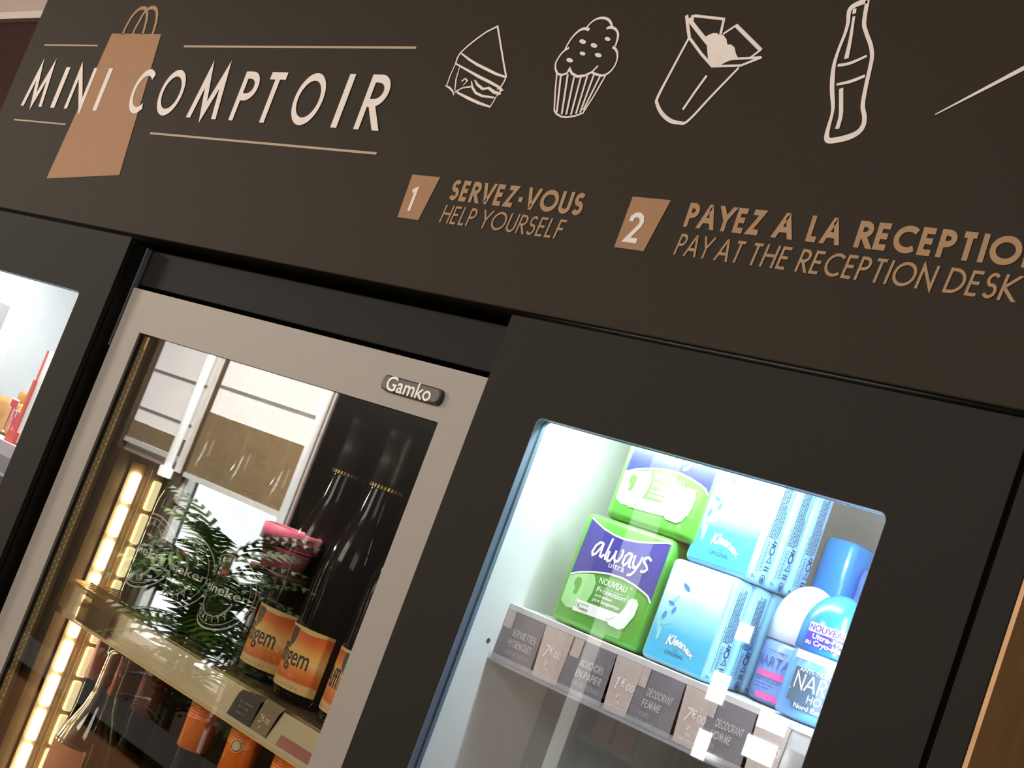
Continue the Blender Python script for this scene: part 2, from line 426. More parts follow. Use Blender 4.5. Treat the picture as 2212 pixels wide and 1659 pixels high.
# ------------------------------------------------------------------ header sign
SZ0 = 1.8305; SX0 = (at(101.3, 0, 0).x+at(1.8, 238.7, 0).x)/2
sign = thing('sign_board', (-1.0, .2, SZ0), 'long dark brown header board with food drawings over both cabinets', 'sign')
box('panel', SX0, .35, 0, .40, SZ0, 2.34, M_sign, sign, .0012)
PY = planeY(-.0005)
S0 = on(0)
def pts(cr, L): f = on(0, cr); return [f(*p) for p in L]
def pw(px): return px*.000415              # width of a stroke measured in photo pixels, in metres near the middle of the sign
def scale_at(x, y):
    a = at(x-6, y+2.5, 0); b = at(x+6, y-2.5, 0); return ((b-a).length/13.0)
CA = crop(0, 0, 5.53)
bag = Ink().poly([S0(242.5, 73), S0(349, 74), S0(258.5, 378.5), S0(101, 386)])
bag_o = bag.put('shopping_bag_print', PY, M_kraft, sign); tag(bag_o, 'flat kraft brown shopping bag print')
h = Ink()
h.stroke(pts(CA, [(1468, 415), (1495, 350), (1530, 280), (1575, 205), (1625, 145), (1675, 105), (1720, 95), (1752, 115), (1762, 170), (1755, 240), (1735, 320), (1708, 415)]), .0052)
h.stroke(pts(CA, [(1588, 415), (1620, 340), (1660, 270), (1700, 195), (1745, 130), (1800, 95), (1848, 92), (1875, 125), (1880, 185), (1868, 270), (1845, 350), (1825, 415)]), .0052)
h.put('bag_handles', PY, M_gold, sign)
for a, b in (((97, 97.5), (212, 99)), ((398, 100.5), (899.5, 103.5)), ((31, 258.5), (142.5, 269)), ((325, 288), (814, 332))):
    Ink().stroke([S0(*a), S0(*b)], .0022 if a[0] < 200 else .0026).put('rule_line', PY, M_cream, sign)

PY2 = planeY(-.0009)
zb = S0(404, 254)[1]; ztop = S0(762, 163)[1]; HM = ztop-S0(720, 279)[1]; KT = -.03
def letter(ch, pl, pr, sw, ink):
    a = S0(*pl); b = S0(*pr)
    ul = a[0]-KT*(a[1]-zb); ur = b[0]-KT*(b[1]-zb)
    if ch == 'I':
        ink.stroke([(ul+(ur-ul)/2, zb), (ul+(ur-ul)/2+KT*HM, zb+HM)], ur-ul, hcut=(zb, zb+HM)); return
    stroke_text(ch, HM, sw, width=ur-ul, k=KT, ink=ink, u0=ul, v0=zb)
for ch, l, r, sw in (('M', (47.5, 226), (91.5, 228.5), 85), ('I', (110.7, 230), (119.5, 230.5), 85), ('N', (140, 232.5), (214, 143), 85), ('I', (201.6, 236.5), (210, 237), 85),
                 ('C', (276, 226), (342, 150), 88), ('O', (337, 226), (407, 174), 88), ('M', (403.7, 254), (465.8, 258.6), 88), ('P', (494, 261), (562, 181), 88),
                 ('T', (586, 156), (630, 157), 88), ('O', (625, 246), (707.5, 194), 88), ('I', (713.5, 279), (726.5, 279.5), 88), ('R', (763, 282.5), (812, 286), 88)):
    ink = Ink(); letter(ch, l, r, sw*1e-4, ink); ink.put('title_letter', PY2, M_white, sign)

CB = crop(930, 20, 4.9156); CC = crop(1390, 0, 4.0218)
def soften(L, W, n=5):
    """round a hand-drawn line through its points"""
    P = [Vector((*p, w_)) for p, w_ in zip(L, W)]; out = []
    for i in range(len(P)-1):
        a, b, c, d = P[max(i-1, 0)], P[i], P[i+1], P[min(i+2, len(P)-1)]
        for j in range(n):
            t = j/n; out.append(.5*((2*b)+(c-a)*t+(2*a-5*b+4*c-d)*t*t+(3*b-a-3*c+d)*t**3))
    out.append(P[-1]); return [(p.x, p.y) for p in out], [p.z for p in out]
def drawing(name, cr, strokes, fills=(), m=M_white, soft=()):
    k = Ink(); f = on(0, cr)
    for q_, (wd, L) in enumerate(strokes):
        if q_ in soft: L, wd = soften(L, wd if isinstance(wd, (list, tuple)) else [wd]*len(L))
        s = scale_at(*cr(*L[len(L)//2]))
        sc = s/ (cr(1, 0)[0]-cr(0, 0)[0])**-1
        if isinstance(wd, (list, tuple)): k.stroke([f(*p) for p in L], [x_*sc for x_ in wd])
        else: k.stroke([f(*p) for p in L], wd*sc)
    for L in fills: k.poly([f(*p) for p in L])
    return k.put(name, PY, m, sign)
drawing('sandwich_drawing', CB, [
    (18, [(325, 462), (400, 392), (500, 312), (600, 242), (716, 184), (735, 300), (760, 450), (785, 600), (808, 722)]),
    (18, [(325, 460), (292, 515), (270, 582)]),
    ([14, 20, 24, 26, 24, 18], [(330, 470), (420, 540), (500, 590), (600, 640), (700, 690), (808, 725)]),
    ([14, 20, 26, 26, 20], [(275, 582), (400, 652), (520, 720), (640, 780), (745, 838)]),
    (17, [(808, 722), (782, 780), (745, 838)]), (13, [(270, 582), (215, 700), (176, 812)]),
    ([8, 16, 12], [(312, 620), (275, 745), (262, 865)]), ([8, 18, 16, 10], [(160, 812), (205, 835), (238, 870), (252, 915)]),
    ([18, 12, 18], [(260, 885), (340, 838), (432, 826)]), ([18, 12, 14, 8], [(335, 768), (375, 738), (395, 765), (350, 812)]),
    ([10, 22, 22, 22, 16], [(440, 765), (447, 830), (485, 892), (555, 925), (682, 942)]),
    ([10, 24, 24, 24, 30, 20], [(472, 752), (500, 802), (560, 850), (620, 838), (680, 884), (750, 902)]),
    (18, [(745, 838), (765, 862), (735, 880), (708, 925)]), (14, [(708, 855), (735, 838), (745, 870)]),
    ([18, 26, 26, 16], [(285, 885), (400, 945), (520, 1000), (638, 1040)]), (14, [(638, 1042), (672, 985), (702, 930)])])
spr = [[(cx+rx*math.cos(t*PI/6)+ry*.35*math.sin(t*PI/6), cy+ry*math.sin(t*PI/6)) for t in range(12)] for cx, cy, rx, ry in
       ((1620, 347, 35, 25), (1740, 388, 35, 25), (1885, 320, 30, 22), (1618, 473, 30, 21), (1785, 490, 36, 24), (1482, 545, 35, 24))]
drawing('cupcake_drawing', CB, [
    ([20, 18, 22, 26, 26, 24, 22], [(1665, 192), (1720, 135), (1780, 102), (1840, 95), (1890, 112), (1920, 150), (1930, 190)]),
    ([30, 30, 26, 22, 20, 20], [(1690, 222), (1640, 208), (1580, 232), (1510, 300), (1455, 385), (1435, 430)]),
    ([26, 20, 20, 20, 22], [(1475, 412), (1405, 462), (1345, 550), (1330, 620), (1350, 690)]),
    ([22, 30, 26, 22, 26, 18], [(1872, 212), (1905, 196), (1955, 205), (1990, 245), (1994, 300), (1968, 395)]),
    ([30, 24, 20, 18, 22, 24, 24, 22], [(1940, 402), (1975, 435), (1990, 500), (1968, 590), (1910, 668), (1840, 706), (1770, 696), (1715, 672)]),
    ([22, 22, 22, 26, 24, 26, 26, 22, 18], [(1345, 688), (1400, 700), (1450, 685), (1480, 635), (1505, 685), (1560, 716), (1640, 708), (1720, 668), (1782, 602)]),
    (18, [(1345, 690), (1328, 880), (1318, 1075), (1340, 1112), (1390, 1142), (1450, 1150), (1540, 1135), (1622, 1105), (1740, 920), (1862, 706)])]
    + [(22, [a, b]) for a, b in zip([(1388, 705), (1462, 695), (1530, 720), (1602, 722), (1672, 700), (1742, 690), (1808, 708)],
                                    [(1345, 1100), (1398, 1118), (1446, 1122), (1496, 1124), (1548, 1112), (1592, 1100), (1625, 1075)])], spr, soft=(0, 1, 2, 3, 4))
drawing('noodle_box_drawing', CC, [
    ([22, 24, 28, 30, 32, 34, 30, 24, 22, 20], [(402, 325), (260, 590), (130, 840), (122, 905), (165, 990), (235, 1050), (310, 1068), (390, 1052), (600, 830), (832, 590)]),
    (30, [(378, 135), (388, 230), (402, 330)]), (36, [(395, 165), (480, 275), (565, 380)]), (26, [(565, 380), (578, 530)]),
    (24, [(402, 330), (505, 470), (605, 582)]), (24, [(430, 185), (428, 145), (450, 140), (702, 168), (672, 302)]),
    (20, [(695, 298), (810, 222)]), (34, [(806, 222), (1025, 440)]), (20, [(1028, 432), (930, 505)]),
    (22, [(600, 580), (850, 572), (1032, 500)]), (22, [(735, 518), (1025, 502)]), (14, [(650, 575), (745, 520)]),
    (24, [(552, 660), (450, 800), (345, 955)])],
    [[(530, 330), (570, 305), (605, 292), (640, 290), (660, 305), (695, 305), (725, 345), (732, 390), (765, 390), (795, 415), (805, 465), (825, 505), (740, 535), (655, 572), (600, 588), (572, 520), (562, 390)]], soft=(0,))
drawing('bottle_drawing', CC, [
    ([60, 56, 52, 48, 40, 36, 32, 30, 36, 44, 42, 36, 30, 36, 46, 50, 54, 56, 52, 46, 40, 40, 38, 38, 38, 38, 36, 40, 40],
     [(1950, 5), (1900, 22), (1840, 48), (1800, 80), (1785, 130), (1780, 200), (1752, 300), (1700, 430), (1660, 560), (1645, 680), (1642, 800), (1650, 920), (1640, 1000), (1612, 1100), (1595, 1180),
      (1605, 1220), (1660, 1222), (1780, 1195), (1870, 1150), (1915, 1085), (1922, 1010), (1908, 920), (1932, 770), (1965, 620), (1988, 500), (1978, 400), (1938, 285), (1920, 195), (1950, 5)]),
    (34, [(1838, 78), (1834, 122)]), ([26, 34, 44], [(1832, 145), (1800, 350), (1765, 512)]),
    ([26, 30, 24], [(1690, 572), (1800, 552), (1945, 488)]), ([22, 32, 30], [(1680, 738), (1800, 712), (1928, 662)]),
    (40, [(1720, 770), (1720, 900), (1716, 1010), (1685, 1122)])], soft=(0, 2, 3, 4, 5))
drawing('chopstick_drawing', crop(0, 0, 1), [([3, 12, 22], [(2021, 248), (2212, 148), (2420, 38)])])

# numbered tiles and the two lines of instructions
C1 = crop(800, 350, 4.424); C2 = crop(1300, 400, 4.9156); C3 = crop(1700, 450, 4.3203)
t1 = Ink().poly(pts(C1, [(405, 122), (672, 147), (462, 558), (262, 528)])).put('number_tile', PY, M_kraft, sign)
Ink().stroke(pts(C1, [(408, 285), (452, 262), (372, 470)]), .0040).put('numeral', PY2, M_white, t1)
t2 = Ink().poly(pts(C2, [(332, 124), (738, 162), (448, 703), (135, 660)])).put('number_tile', PY, M_kraft, sign)
Ink().stroke(pts(C2, [(318, 388), (335, 345), (370, 322), (410, 322), (432, 350), (432, 400), (405, 440), (262, 582), (378, 598)]), .0042).put('numeral', PY2, M_white, t2)
def phrase(name, parts, cr0, base, top, sw, k, m, bold=False):
    """parts: (word, left pixel, right pixel) each fitted on the sign"""
    b = on(0, cr0)(*base); t = on(0, cr0)(*top); z0, H = b[1], t[1]-b[1]
    ink = Ink()
    for wd, (ca, *pl), (cb_, *pr) in parts:
        a = on(0, ca)(*pl); c = on(0, cb_)(*pr)
        ul = a[0]-k*(a[1]-z0); ur = c[0]-k*(c[1]-z0)
        stroke_text(wd, H, sw, width=ur-ul, k=k, ink=ink, u0=ul, v0=z0, gap=.14 if not bold else .13)
    return ink.put(name, PY, m, sign)
KL = -.03; K2 = .08
phrase('lettering', [('SERVEZ-VOUS', (C1, 745, 355), (C1, 2076, 320))], C1, (850, 376), (916, 180), .0043, KL, M_gold, True)
phrase('lettering', [('HELP', (C1, 658, 578), (C1, 1038, 470)), ('YOURSELF', (C1, 1100, 462), (C1, 1897, 556))], C1, (660, 579), (733, 412), .0021, K2, M_gold)
phrase('lettering', [('PAYEZ', (C2, 865, 442), (C2, 1760, 268)), ('A', (C2, 1806, 550), (C2, 2012, 571)), ('LA', (C3, 172, 303), (C3, 482, 334)),
                     ('RECEPTION', (C3, 622, 355), (C3, 2475, 360))], C2, (867, 443), (945, 188), .0044, KL, M_gold, True)
phrase('lettering', [('PAY', (C2, 760, 738), (C2, 1224, 555)), ('AT', (C2, 1187, 797), (C2, 1560, 596)), ('THE', (C2, 1628, 606), (C2, 2052, 655)),
                     ('RECEPTION', (C3, 73, 582), (C3, 1447, 520)), ('DESK', (C3, 1453, 767), (C3, 2218, 622))], C2, (760, 738), (850, 515), .0023, K2, M_gold)

# ------------------------------------------------------------------ display cabinets
LX1 = at(248, 603, 0).x; RX0 = at(920, 1173, 0).x
GX = at(2100, 1330, 0).x               # groove at the right of the right-hand door
CT = 1.8262
def cabinet(label, x0, x1, win, wall_l, wall_r, shelf_z, end=None, back=.34):
    t = thing('display_cabinet', ((x0+x1)/2, .2, 0), label, 'display cabinet')
    holed('door', x0, x1, .12, CT, win, 0, .006, M_door, t, .006)
    d = t.children[0]
    holed('lit_edge_band', win[0]-.0002, win[1]+.0002, win[2]-.0002, win[3]+.0002, (win[0]+.0005, win[1]-.0005, win[2]+.0005, win[3]-.0005), .0002, .0060, M_lit_edge, d, .006, .006)
    holed('window_lining', win[0]-.014, win[1]+.014, win[2]-.014, win[3]+.014, (win[0]+.0, win[1]-.0, win[2]+.0, win[3]-.0), .0062, .0085, M_edge, d, .006)
    holed('window_gasket', win[0]-.012, win[1]+.012, win[2]-.012, win[3]+.012, (win[0]+.0005, win[1]-.0005, win[2]+.0005, win[3]-.0005), .0086, .0125, M_gask, d, .005)
    box('window_pane', win[0]+.0003, win[1]-.0003, .0064, .0082, win[2]+.0003, win[3]-.0003, M_glass1, d)
    f = .014
    box('side_panel', x0, wall_l, f, back+.02, .10, CT-.002, M_int, t); box('side_panel', wall_r, x1-.0035, f, back+.02, .10, CT-.002, M_int, t)
    box('outer_panel', x1-.0032, x1, f-.006, back+.02, .10, CT-.002, M_black, t)
    box('back_panel', wall_l, wall_r, back, back+.02, .10, CT-.002, M_int, t)
    box('top_panel', wall_l, wall_r, f, back, CT-.030, CT-.002, M_int, t); box('bottom_panel', wall_l, wall_r, f, back, .10, .12, M_int, t)
    box('plinth', x0+.02, x1-.02, .05, .30, 0, .0995, M_black, t)
    box('shelf', wall_l+.0006, wall_r-.0006, .0495, back-.001, shelf_z-.018, shelf_z, M_int, t, .001)
    return t
LW = (-1.93, at(90, 830, 0).x, 1.25, 1.7485)
lcab = cabinet('dark display cabinet at the far left, its white window cut by the frame', -1.992, LX1, LW, LW[0]-.004, LW[1]+.004, 1.5445)
RW = (at(1100, 1066, 0).x, at(1827, 1380, 0).x, 1.26, 1.7492)
WL = RW[0]+.0008
rcab = cabinet('dark display cabinet with bright cold white window right of the fridge', RX0, GX-.0022, RW, WL-.002, RW[1]+.004, 1.6045)
WL = WL-.002
box('end_panel', GX+.0012, -.3522, .0015, .3598, .0, CT-.002, M_door, rcab, .0008)
tag(box('end_face', -.3521, -.3491, .0022, .3598, .0, CT-.002, M_tan, rcab), 'tan brown outer face of the cabinet')
hp = at(1055, 1384, .03)
lathe('shelf_pin_hole', [(0, 0), (.0022, 0)], 0, 0, mat('dark_hole', rgb(40, 40, 42), .8), rcab, 16)
ho = [c for c in rcab.children if c.name.startswith('shelf_pin_hole')][0]
yh = CAM.y+(WL+.0004-CAM.x)*((at(1055, 1384, .03)-CAM).y/(at(1055, 1384, .03)-CAM).x); zh = CAM.z+(WL+.0004-CAM.x)*((at(1055, 1384, .03)-CAM).z/(at(1055, 1384, .03)-CAM).x)
for v in ho.data.vertices: v.co = Vector((WL+.0004, yh+v.co.x, zh+v.co.y))
# cold strip standing behind the right jamb of the right window, above the shelf
box('led_strip', RW[1]-.0015, RW[1]+.0035, .018, .030, 1.609, 1.745, M_ledw, rcab)
box('led_strip', -.625, -.480, .018, .026, 1.762, 1.770, M_ledt, rcab)
box('led_strip', WL+.012, -.630, .018, .026, 1.762, 1.770, M_ledt2, rcab)
# soft strip under the top of the left cabinet
box('led_strip', LW[0]+.05, LW[1]-.05, .026, .042, CT-.037, CT-.0305, M_ledl, lcab)

# ------------------------------------------------------------------ filler above the fridge and thin strip added for a glint
fil = tag(box('filler_panel', LX1+.001, RX0-.001, .030, .05, at(1000, 790.6, .03).z, at(1000, 683.6, .03).z, M_fill, None, .001), 'recessed black filler strip between header board and fridge', 'panel')
tag(box('corner_glint', LX1+.0008, LX1+.0034, .0225, .0290, 1.70, 1.8225, mat('grey_glint_strip', rgb(150, 158, 160), .35, metal=.4), None), 'thin grey strip imitating a glint left of the fridge top corner', 'trim')

# ------------------------------------------------------------------ drinks fridge
FY = .020
fx0 = at(256, 700, FY).x+.001; fx1 = RX0-.001; fz1 = at(560, 690, FY).z
gx0 = at(170, 1040, FY).x; gx1 = at(860, 1140, FY).x; gz1 = at(620, 814, FY).z
fr = thing('drinks_fridge', ((fx0+fx1)/2, .3, 0), 'tall glass-door drinks fridge with steel frame between the dark cabinets', 'fridge')
IX0, IX1, IY1 = -1.4525, -.862, .55
dr = holed('door_frame', fx0, fx1, .12, fz1, (gx0, gx1, .2, gz1), FY, FY+.0030, M_steel, fr, .0012, .002)
box('glass_pane', gx0-.012, gx1+.012, FY+.0032, FY+.0064, .19, gz1+.012, M_glass, dr)
holed('door_gasket', fx0+.004, fx1-.004, .13, fz1-.004, (gx0-.0105, gx1+.006, .2, gz1+.004), FY+.0066, FY+.030, M_black, fr, .001)
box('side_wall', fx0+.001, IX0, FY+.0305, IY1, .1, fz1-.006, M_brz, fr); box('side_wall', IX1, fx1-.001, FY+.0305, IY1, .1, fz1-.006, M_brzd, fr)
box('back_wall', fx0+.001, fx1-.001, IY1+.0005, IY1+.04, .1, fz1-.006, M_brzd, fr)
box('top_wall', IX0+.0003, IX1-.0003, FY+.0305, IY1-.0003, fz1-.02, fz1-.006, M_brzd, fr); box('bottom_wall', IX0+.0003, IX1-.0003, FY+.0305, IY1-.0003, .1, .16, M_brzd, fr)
box('plinth', fx0+.01, fx1-.01, .06, .5, 0, .0995, M_black, fr)
# perforated spacer bar between the panes, at the left edge of the glass
sp0 = gx0+.0006
spb = box('spacer_bar', sp0, sp0+.0135, FY+.0075, FY+.0120, .2, gz1-.001, M_spacer, fr)
k = Ink(); z = gz1-.02
while z > 1.2:
    k.disc((sp0+.0035, z), .0010, .0014, 6); k.disc((sp0+.0100, z-.003), .0010, .0014, 6); z -= .0072
tag(k.put('spacer_holes', planeY(FY+.0073), M_dot, spb), kind='stuff')
box('corner_key', sp0+.001, sp0+.0125, FY+.0070, FY+.0074, gz1-.016, gz1-.002, mat('brass_corner_key', rgb(190, 160, 110), .3, metal=.8), spb)
sb2 = box('spacer_bar', sp0+.0016, sp0+.0150, FY+.0205, FY+.0250, .2, gz1-.001, mat('dull_spacer_bar', rgb(96, 82, 60), .5, metal=.4), fr)
# badge
BQ = crop(780, 760, 7.373)
def onF(y): return lambda x, y_: (lambda p: (p.x, p.z))(at(*BQ(x, y_), y))
fb = onF(FY-.003)
bx0 = fb(330, 520)[0]; bx1 = fb(1215, 760)[0]; bz0 = fb(1230, 860)[1]; bz1 = fb(450, 365)[1]
bm = bmesh.new(); L = rrect(bx0, bx1+.004, bz0, bz1, .006, 8); n = len(L)
def ring(y, ins): return [bm.verts.new(((x-(bx0+bx1+.004)/2)*(1-ins/(.5*(bx1+.004-bx0)))+(bx0+bx1+.004)/2, y, (zz-(bz0+bz1)/2)*(1-ins/(.5*(bz1-bz0)))+(bz0+bz1)/2)) for x, zz in L]
ra, rb, rc = ring(FY-.0001, 0), ring(FY-.0042, .0004), ring(FY-.005, .0016)
for p, q in ((ra, rb), (rb, rc)):
    for a in range(n): bm.faces.new((p[a], p[(a+1) % n], q[(a+1) % n], q[a]))
bm.faces.new(rc); bm.faces.new(ra[::-1])
bdg = from_bm('badge', bm, M_badge, fr)
fl = onF(FY-.0053); gl = fl(385, 560); gr = fl(1115, 690); gb = fl(660, 690); gt = fl(930, 480)
ink, _ = font_ink('Gamko', (gt[1]-gb[1])*.92, width=gr[0]-gl[0], u0=gl[0], v0=fl(640, 670)[1], bold=.012)
ink.put('lettering', planeY(FY-.0053), M_silver, bdg)

# warm led modules up the left wall, with dim glowing lenses behind imitating their reflection
def led_row(y, x, z0, n, m, sg=1):
    zt = z0
    st = box('led_strip', x-.0018*sg, x, y-.010, y+.010, z0-n*.0415, z0+.03, M_brz, fr)
    for i in range(n):
        bm = bmesh.new(); add_box(bm, min(x, x+.006*sg), max(x, x+.006*sg), y-.0058, y+.0058, zt-.0185, zt+.0185, .0028, 4)
        from_bm('led_lens', bm, m, st); zt -= .0415
    return st
led_row(.101, IX0+.0025, 1.5530, 11, M_led)
led_row(.131, IX0+.0025, 1.5515, 11, M_led_refl)
led_row(.046, IX1-.0025, 1.6775, 14, M_led3, -1)      # the matching strip behind the right jamb
# wire shelves
def wire_shelf(z):
    bm = bmesh.new(); x = IX0+.006
    add_box(bm, IX0+.003, IX1-.003, .062, .066, z-.008, z-.001); add_box(bm, IX0+.003, IX1-.003, .46, .464, z-.008, z-.001)
    while x < IX1-.006:
        add_box(bm, x, x+.0026, .0665, .4595, z-.004, z-.0012); x += .0125
    return from_bm('wire_shelf', bm, M_chrome, fr)
SHZ = 1.4365
wire_shelf(SHZ); wire_shelf(1.092)

# ------------------------------------------------------------------ bottles
M_green = glass_mat('green_bottle_glass', (.10, .20, .06, 1), .025, .5, .06, .20, rgb(40, 66, 26))
M_dgreen = glass_mat('dark_green_bottle_glass', (.03, .05, .02, 1), .03, .5, .05, .25, rgb(24, 28, 16))
M_brown_g = mat('dark_brown_bottle_glass', rgb(16, 12, 9), .06, spec=.12, noise=0)
M_foil = mat('black_neck_foil', rgb(24, 21, 20), .35, spec=.4, noise=.1)
M_goldf = mat('gold_foil_print', rgb(205, 175, 110), .35, metal=.6, noise=.15, scale=500)
M_ring = mat('pale_label_print', rgb(206, 208, 196), .5, noise=.03)
M_red2 = mat('red_star_print', rgb(190, 46, 36), .5, noise=.03)
M_crown = mat('green_crown_cap', rgb(40, 90, 50), .4, metal=.3)
BX = [-1.338, -1.2627, -1.187, -1.109, -1.033, -.9575]; BYc = .113; RB = .0362
def green_bottle(cx, cy, z):
    t = thing('beer_bottle', (cx, cy, z), None, 'bottle')
    p = [(0, .004), (.022, .003), (.031, 0), (RB-.0005, .004), (RB, .010), (RB, .112), (.0355, .122), (.031, .142), (.024, .163), (.0175, .185), (.0148, .21), (.0135, .245), (.0150, .247), (.0150, .258), (.0130, .262), (0, .262)]
    lathe('glass_body', [(r, z+h) for r, h in p], cx, cy, M_green, t)
    lathe('crown_cap', [(.0155, z+.258), (.0162, z+.2625), (.0150, z+.268), (0, z+.2685)], cx, cy, M_crown, t, 21)
    C = cyl(cx, cy, RB+.0004); zc = z+.064
    lab = Ink()
    lab.stroke([(.041*math.cos(a), zc+.041*math.sin(a)) for a in [2*PI*i/40 for i in range(40)]], .0016, closed=True)
    lab.stroke([(.0350*math.cos(a), zc+.0365*math.sin(a)) for a in [2*PI*i/40 for i in range(40)]], .0007, closed=True)
    lab.stroke([(-.045, zc+.008), (.045, zc+.008), (.045, zc-.008), (-.045, zc-.008)], .0010, closed=True)
    lo = lab.put('label', C, M_ring, t)
    up = Ink(); q = [(-.0215, zc+.0095), (.0215, zc+.0095)]+[(.0215*math.cos(a), zc+.0095+.021*math.sin(a)) for a in [PI*i/12 for i in range(1, 12)]]
    up.poly(q); q = [(-.0215, zc-.0095), (.0215, zc-.0095)]+[(.0215*math.cos(a), zc-.0095-.019*math.sin(a)) for a in [PI*i/12 for i in range(1, 12)]]; up.poly(q)
    up.put('label_field', C, mat('grey_label_print', rgb(150, 150, 132), .5, noise=.03), lo)
    C2 = cyl(cx, cy, RB+.0008)
    ink, _ = font_ink('Heineken', .0098, width=.074, u0=-.037, v0=zc-.0045, bold=.01); ink.put('lettering', C2, M_ring, lo)
    for word, up_ in (('PREMIUM', 1), ('QUALITY', -1)):
        ink = Ink(); nn = len(word)
        for i, ch in enumerate(word):
            a = (PI/2-(i-(nn-1)/2)*.30) if up_ > 0 else (-PI/2+(i-(nn-1)/2)*.24)
            g, wd = stroke_text(ch, .0056, .0009, u0=0, v0=0)
            cxg, czg = .0285*math.cos(a), (.0315*math.sin(a)); rot = (a-PI/2) if up_ > 0 else (a+PI/2)
            for v in g.v:
                x, y = v.x-wd/2, v.y-.0028
                v.x, v.y = cxg+x*math.cos(rot)-y*math.sin(rot), zc+czg+x*math.sin(rot)+y*math.cos(rot)
            b = len(ink.v); ink.v += g.v; ink.f += [tuple(i_+b for i_ in f) for f in g.f]
        ink.put('lettering', C2, M_ring, lo)
    st = Ink().poly([((.0058 if j % 2 == 0 else .0023)*math.cos(PI/2+j*PI/5), zc+.0185+(.0048 if j % 2 == 0 else .0019)*math.sin(PI/2+j*PI/5)) for j in range(10)])
    st.put('red_star', C2, M_red2, lo)
    return t
hb = green_bottle(BX[0], BYc, SHZ); hb['label'] = 'green beer bottle at left end of fridge shelf, against the lit strip'; hb['group'] = 'green beer bottles on the fridge shelf'; hb.rotation_euler = (0, 0, math.radians(3))
dup(hb, (BX[1]-BX[0], 0, 0), 'green beer bottle second from the left on the fridge shelf').rotation_euler = (0, 0, math.radians(5))
dup(hb, (BX[2]-BX[0], 0, 0), 'green beer bottle nearest to the brown bottles, half under white reflections').rotation_euler = (0, 0, math.radians(10))

M_orl = ramp_mat('orange_ale_label', [(0.0, rgb(214, 178, 118)), (.13, rgb(214, 178, 118)), (.17, rgb(206, 96, 34)), (.34, rgb(222, 128, 52)), (.48, rgb(232, 196, 136)), (.62, rgb(228, 178, 96)), (.80, rgb(214, 110, 30)), (.93, rgb(198, 84, 26)), (.95, rgb(206, 176, 116)), (1.0, rgb(206, 176, 116))], 2, .5, 1.4475, 1.5070, warp=.006)
M_ink = mat('dark_brown_print', rgb(66, 44, 20), .6, noise=.02)
M_shield = mat('dark_grey_shield_print', rgb(62, 62, 58), .5, noise=.3, scale=300)
def brown_bottle(cx, cy, z):
    t = thing('ale_bottle', (cx, cy, z), None, 'bottle')
    p = [(0, .006), (.022, .005), (.032, 0), (RB-.0005, .004), (RB, .010), (RB, .118), (.0355, .130), (.032, .152), (.0255, .172), (.0195, .192), (.0172, .2145), (.0165, .218)]
    lathe('glass_body', [(r, z+h) for r, h in p], cx, cy, M_brown_g, t)
    lathe('neck_foil', [(.0166, z+.216), (.0178, z+.2165), (.0172, z+.245), (.0168, z+.262), (.0185, z+.264), (.0185, z+.280), (.0150, z+.286), (0, z+.2865)], cx, cy, M_foil, t)
    C = cyl(cx, cy, .01795)
    k = Ink()
    for i in range(30):
        s = (i-14.5)*.0037; k.poly([(s, z+.2172), (s+.0022, z+.2172), (s+.0026, z+.2206), (s+.0006, z+.2206)])
    tag(k.put('foil_print', C, M_goldf, t), 'row of gold marks round the foil', kind='stuff')
    C1_ = cyl(cx, cy, RB+.0003); S = .092; n = 24; z0, z1 = 1.4475, 1.5070
    vs = []; fs = []
    for i in range(n+1):
        s = -S/2+S*i/n; vs += [C1_(s, z0), C1_(s, z1)]
        if i: fs.append((2*i-2, 2*i, 2*i+1, 2*i-1))
    lo = mesh('label', vs, fs, M_orl, t, True)
    C2 = cyl(cx, cy, RB+.0007)
    ink, _ = font_ink('Affligem', .0190, width=.056, u0=-.026, v0=1.4700, bold=.006); ink.put('lettering', C2, M_ink, lo)
    ink = Ink(); u = -.030
    for i in range(15): ink.stroke([(u, 1.4500), (u+.0012, 1.4522)], .0006); u += .004
    ink.put('lettering', C2, mat('faint_label_print', rgb(160, 124, 76), .6), lo)
    Ink().poly([(-.005, 1.5045), (.005, 1.5045), (.0056, 1.496), (.004, 1.4895), (0, 1.486), (-.004, 1.4895), (-.0056, 1.496)]).put('shield_emblem', C2, M_shield, lo)
    return t
ab = brown_bottle(BX[4], BYc, SHZ); ab['label'] = 'brown ale bottle with whole orange label, middle of three'; ab['group'] = 'orange-label ale bottles on the fridge shelf'
ab.rotation_euler = (0, 0, math.radians(-13))
dup(ab, (BX[3]-BX[4], .012, 0), 'brown ale bottle, its orange label half lost in white reflections').rotation_euler = (0, 0, math.radians(-10))
dup(ab, (BX[5]-BX[4], 0, 0), 'brown ale bottle at right, its orange label cut by the steel frame').rotation_euler = (0, 0, math.radians(2))

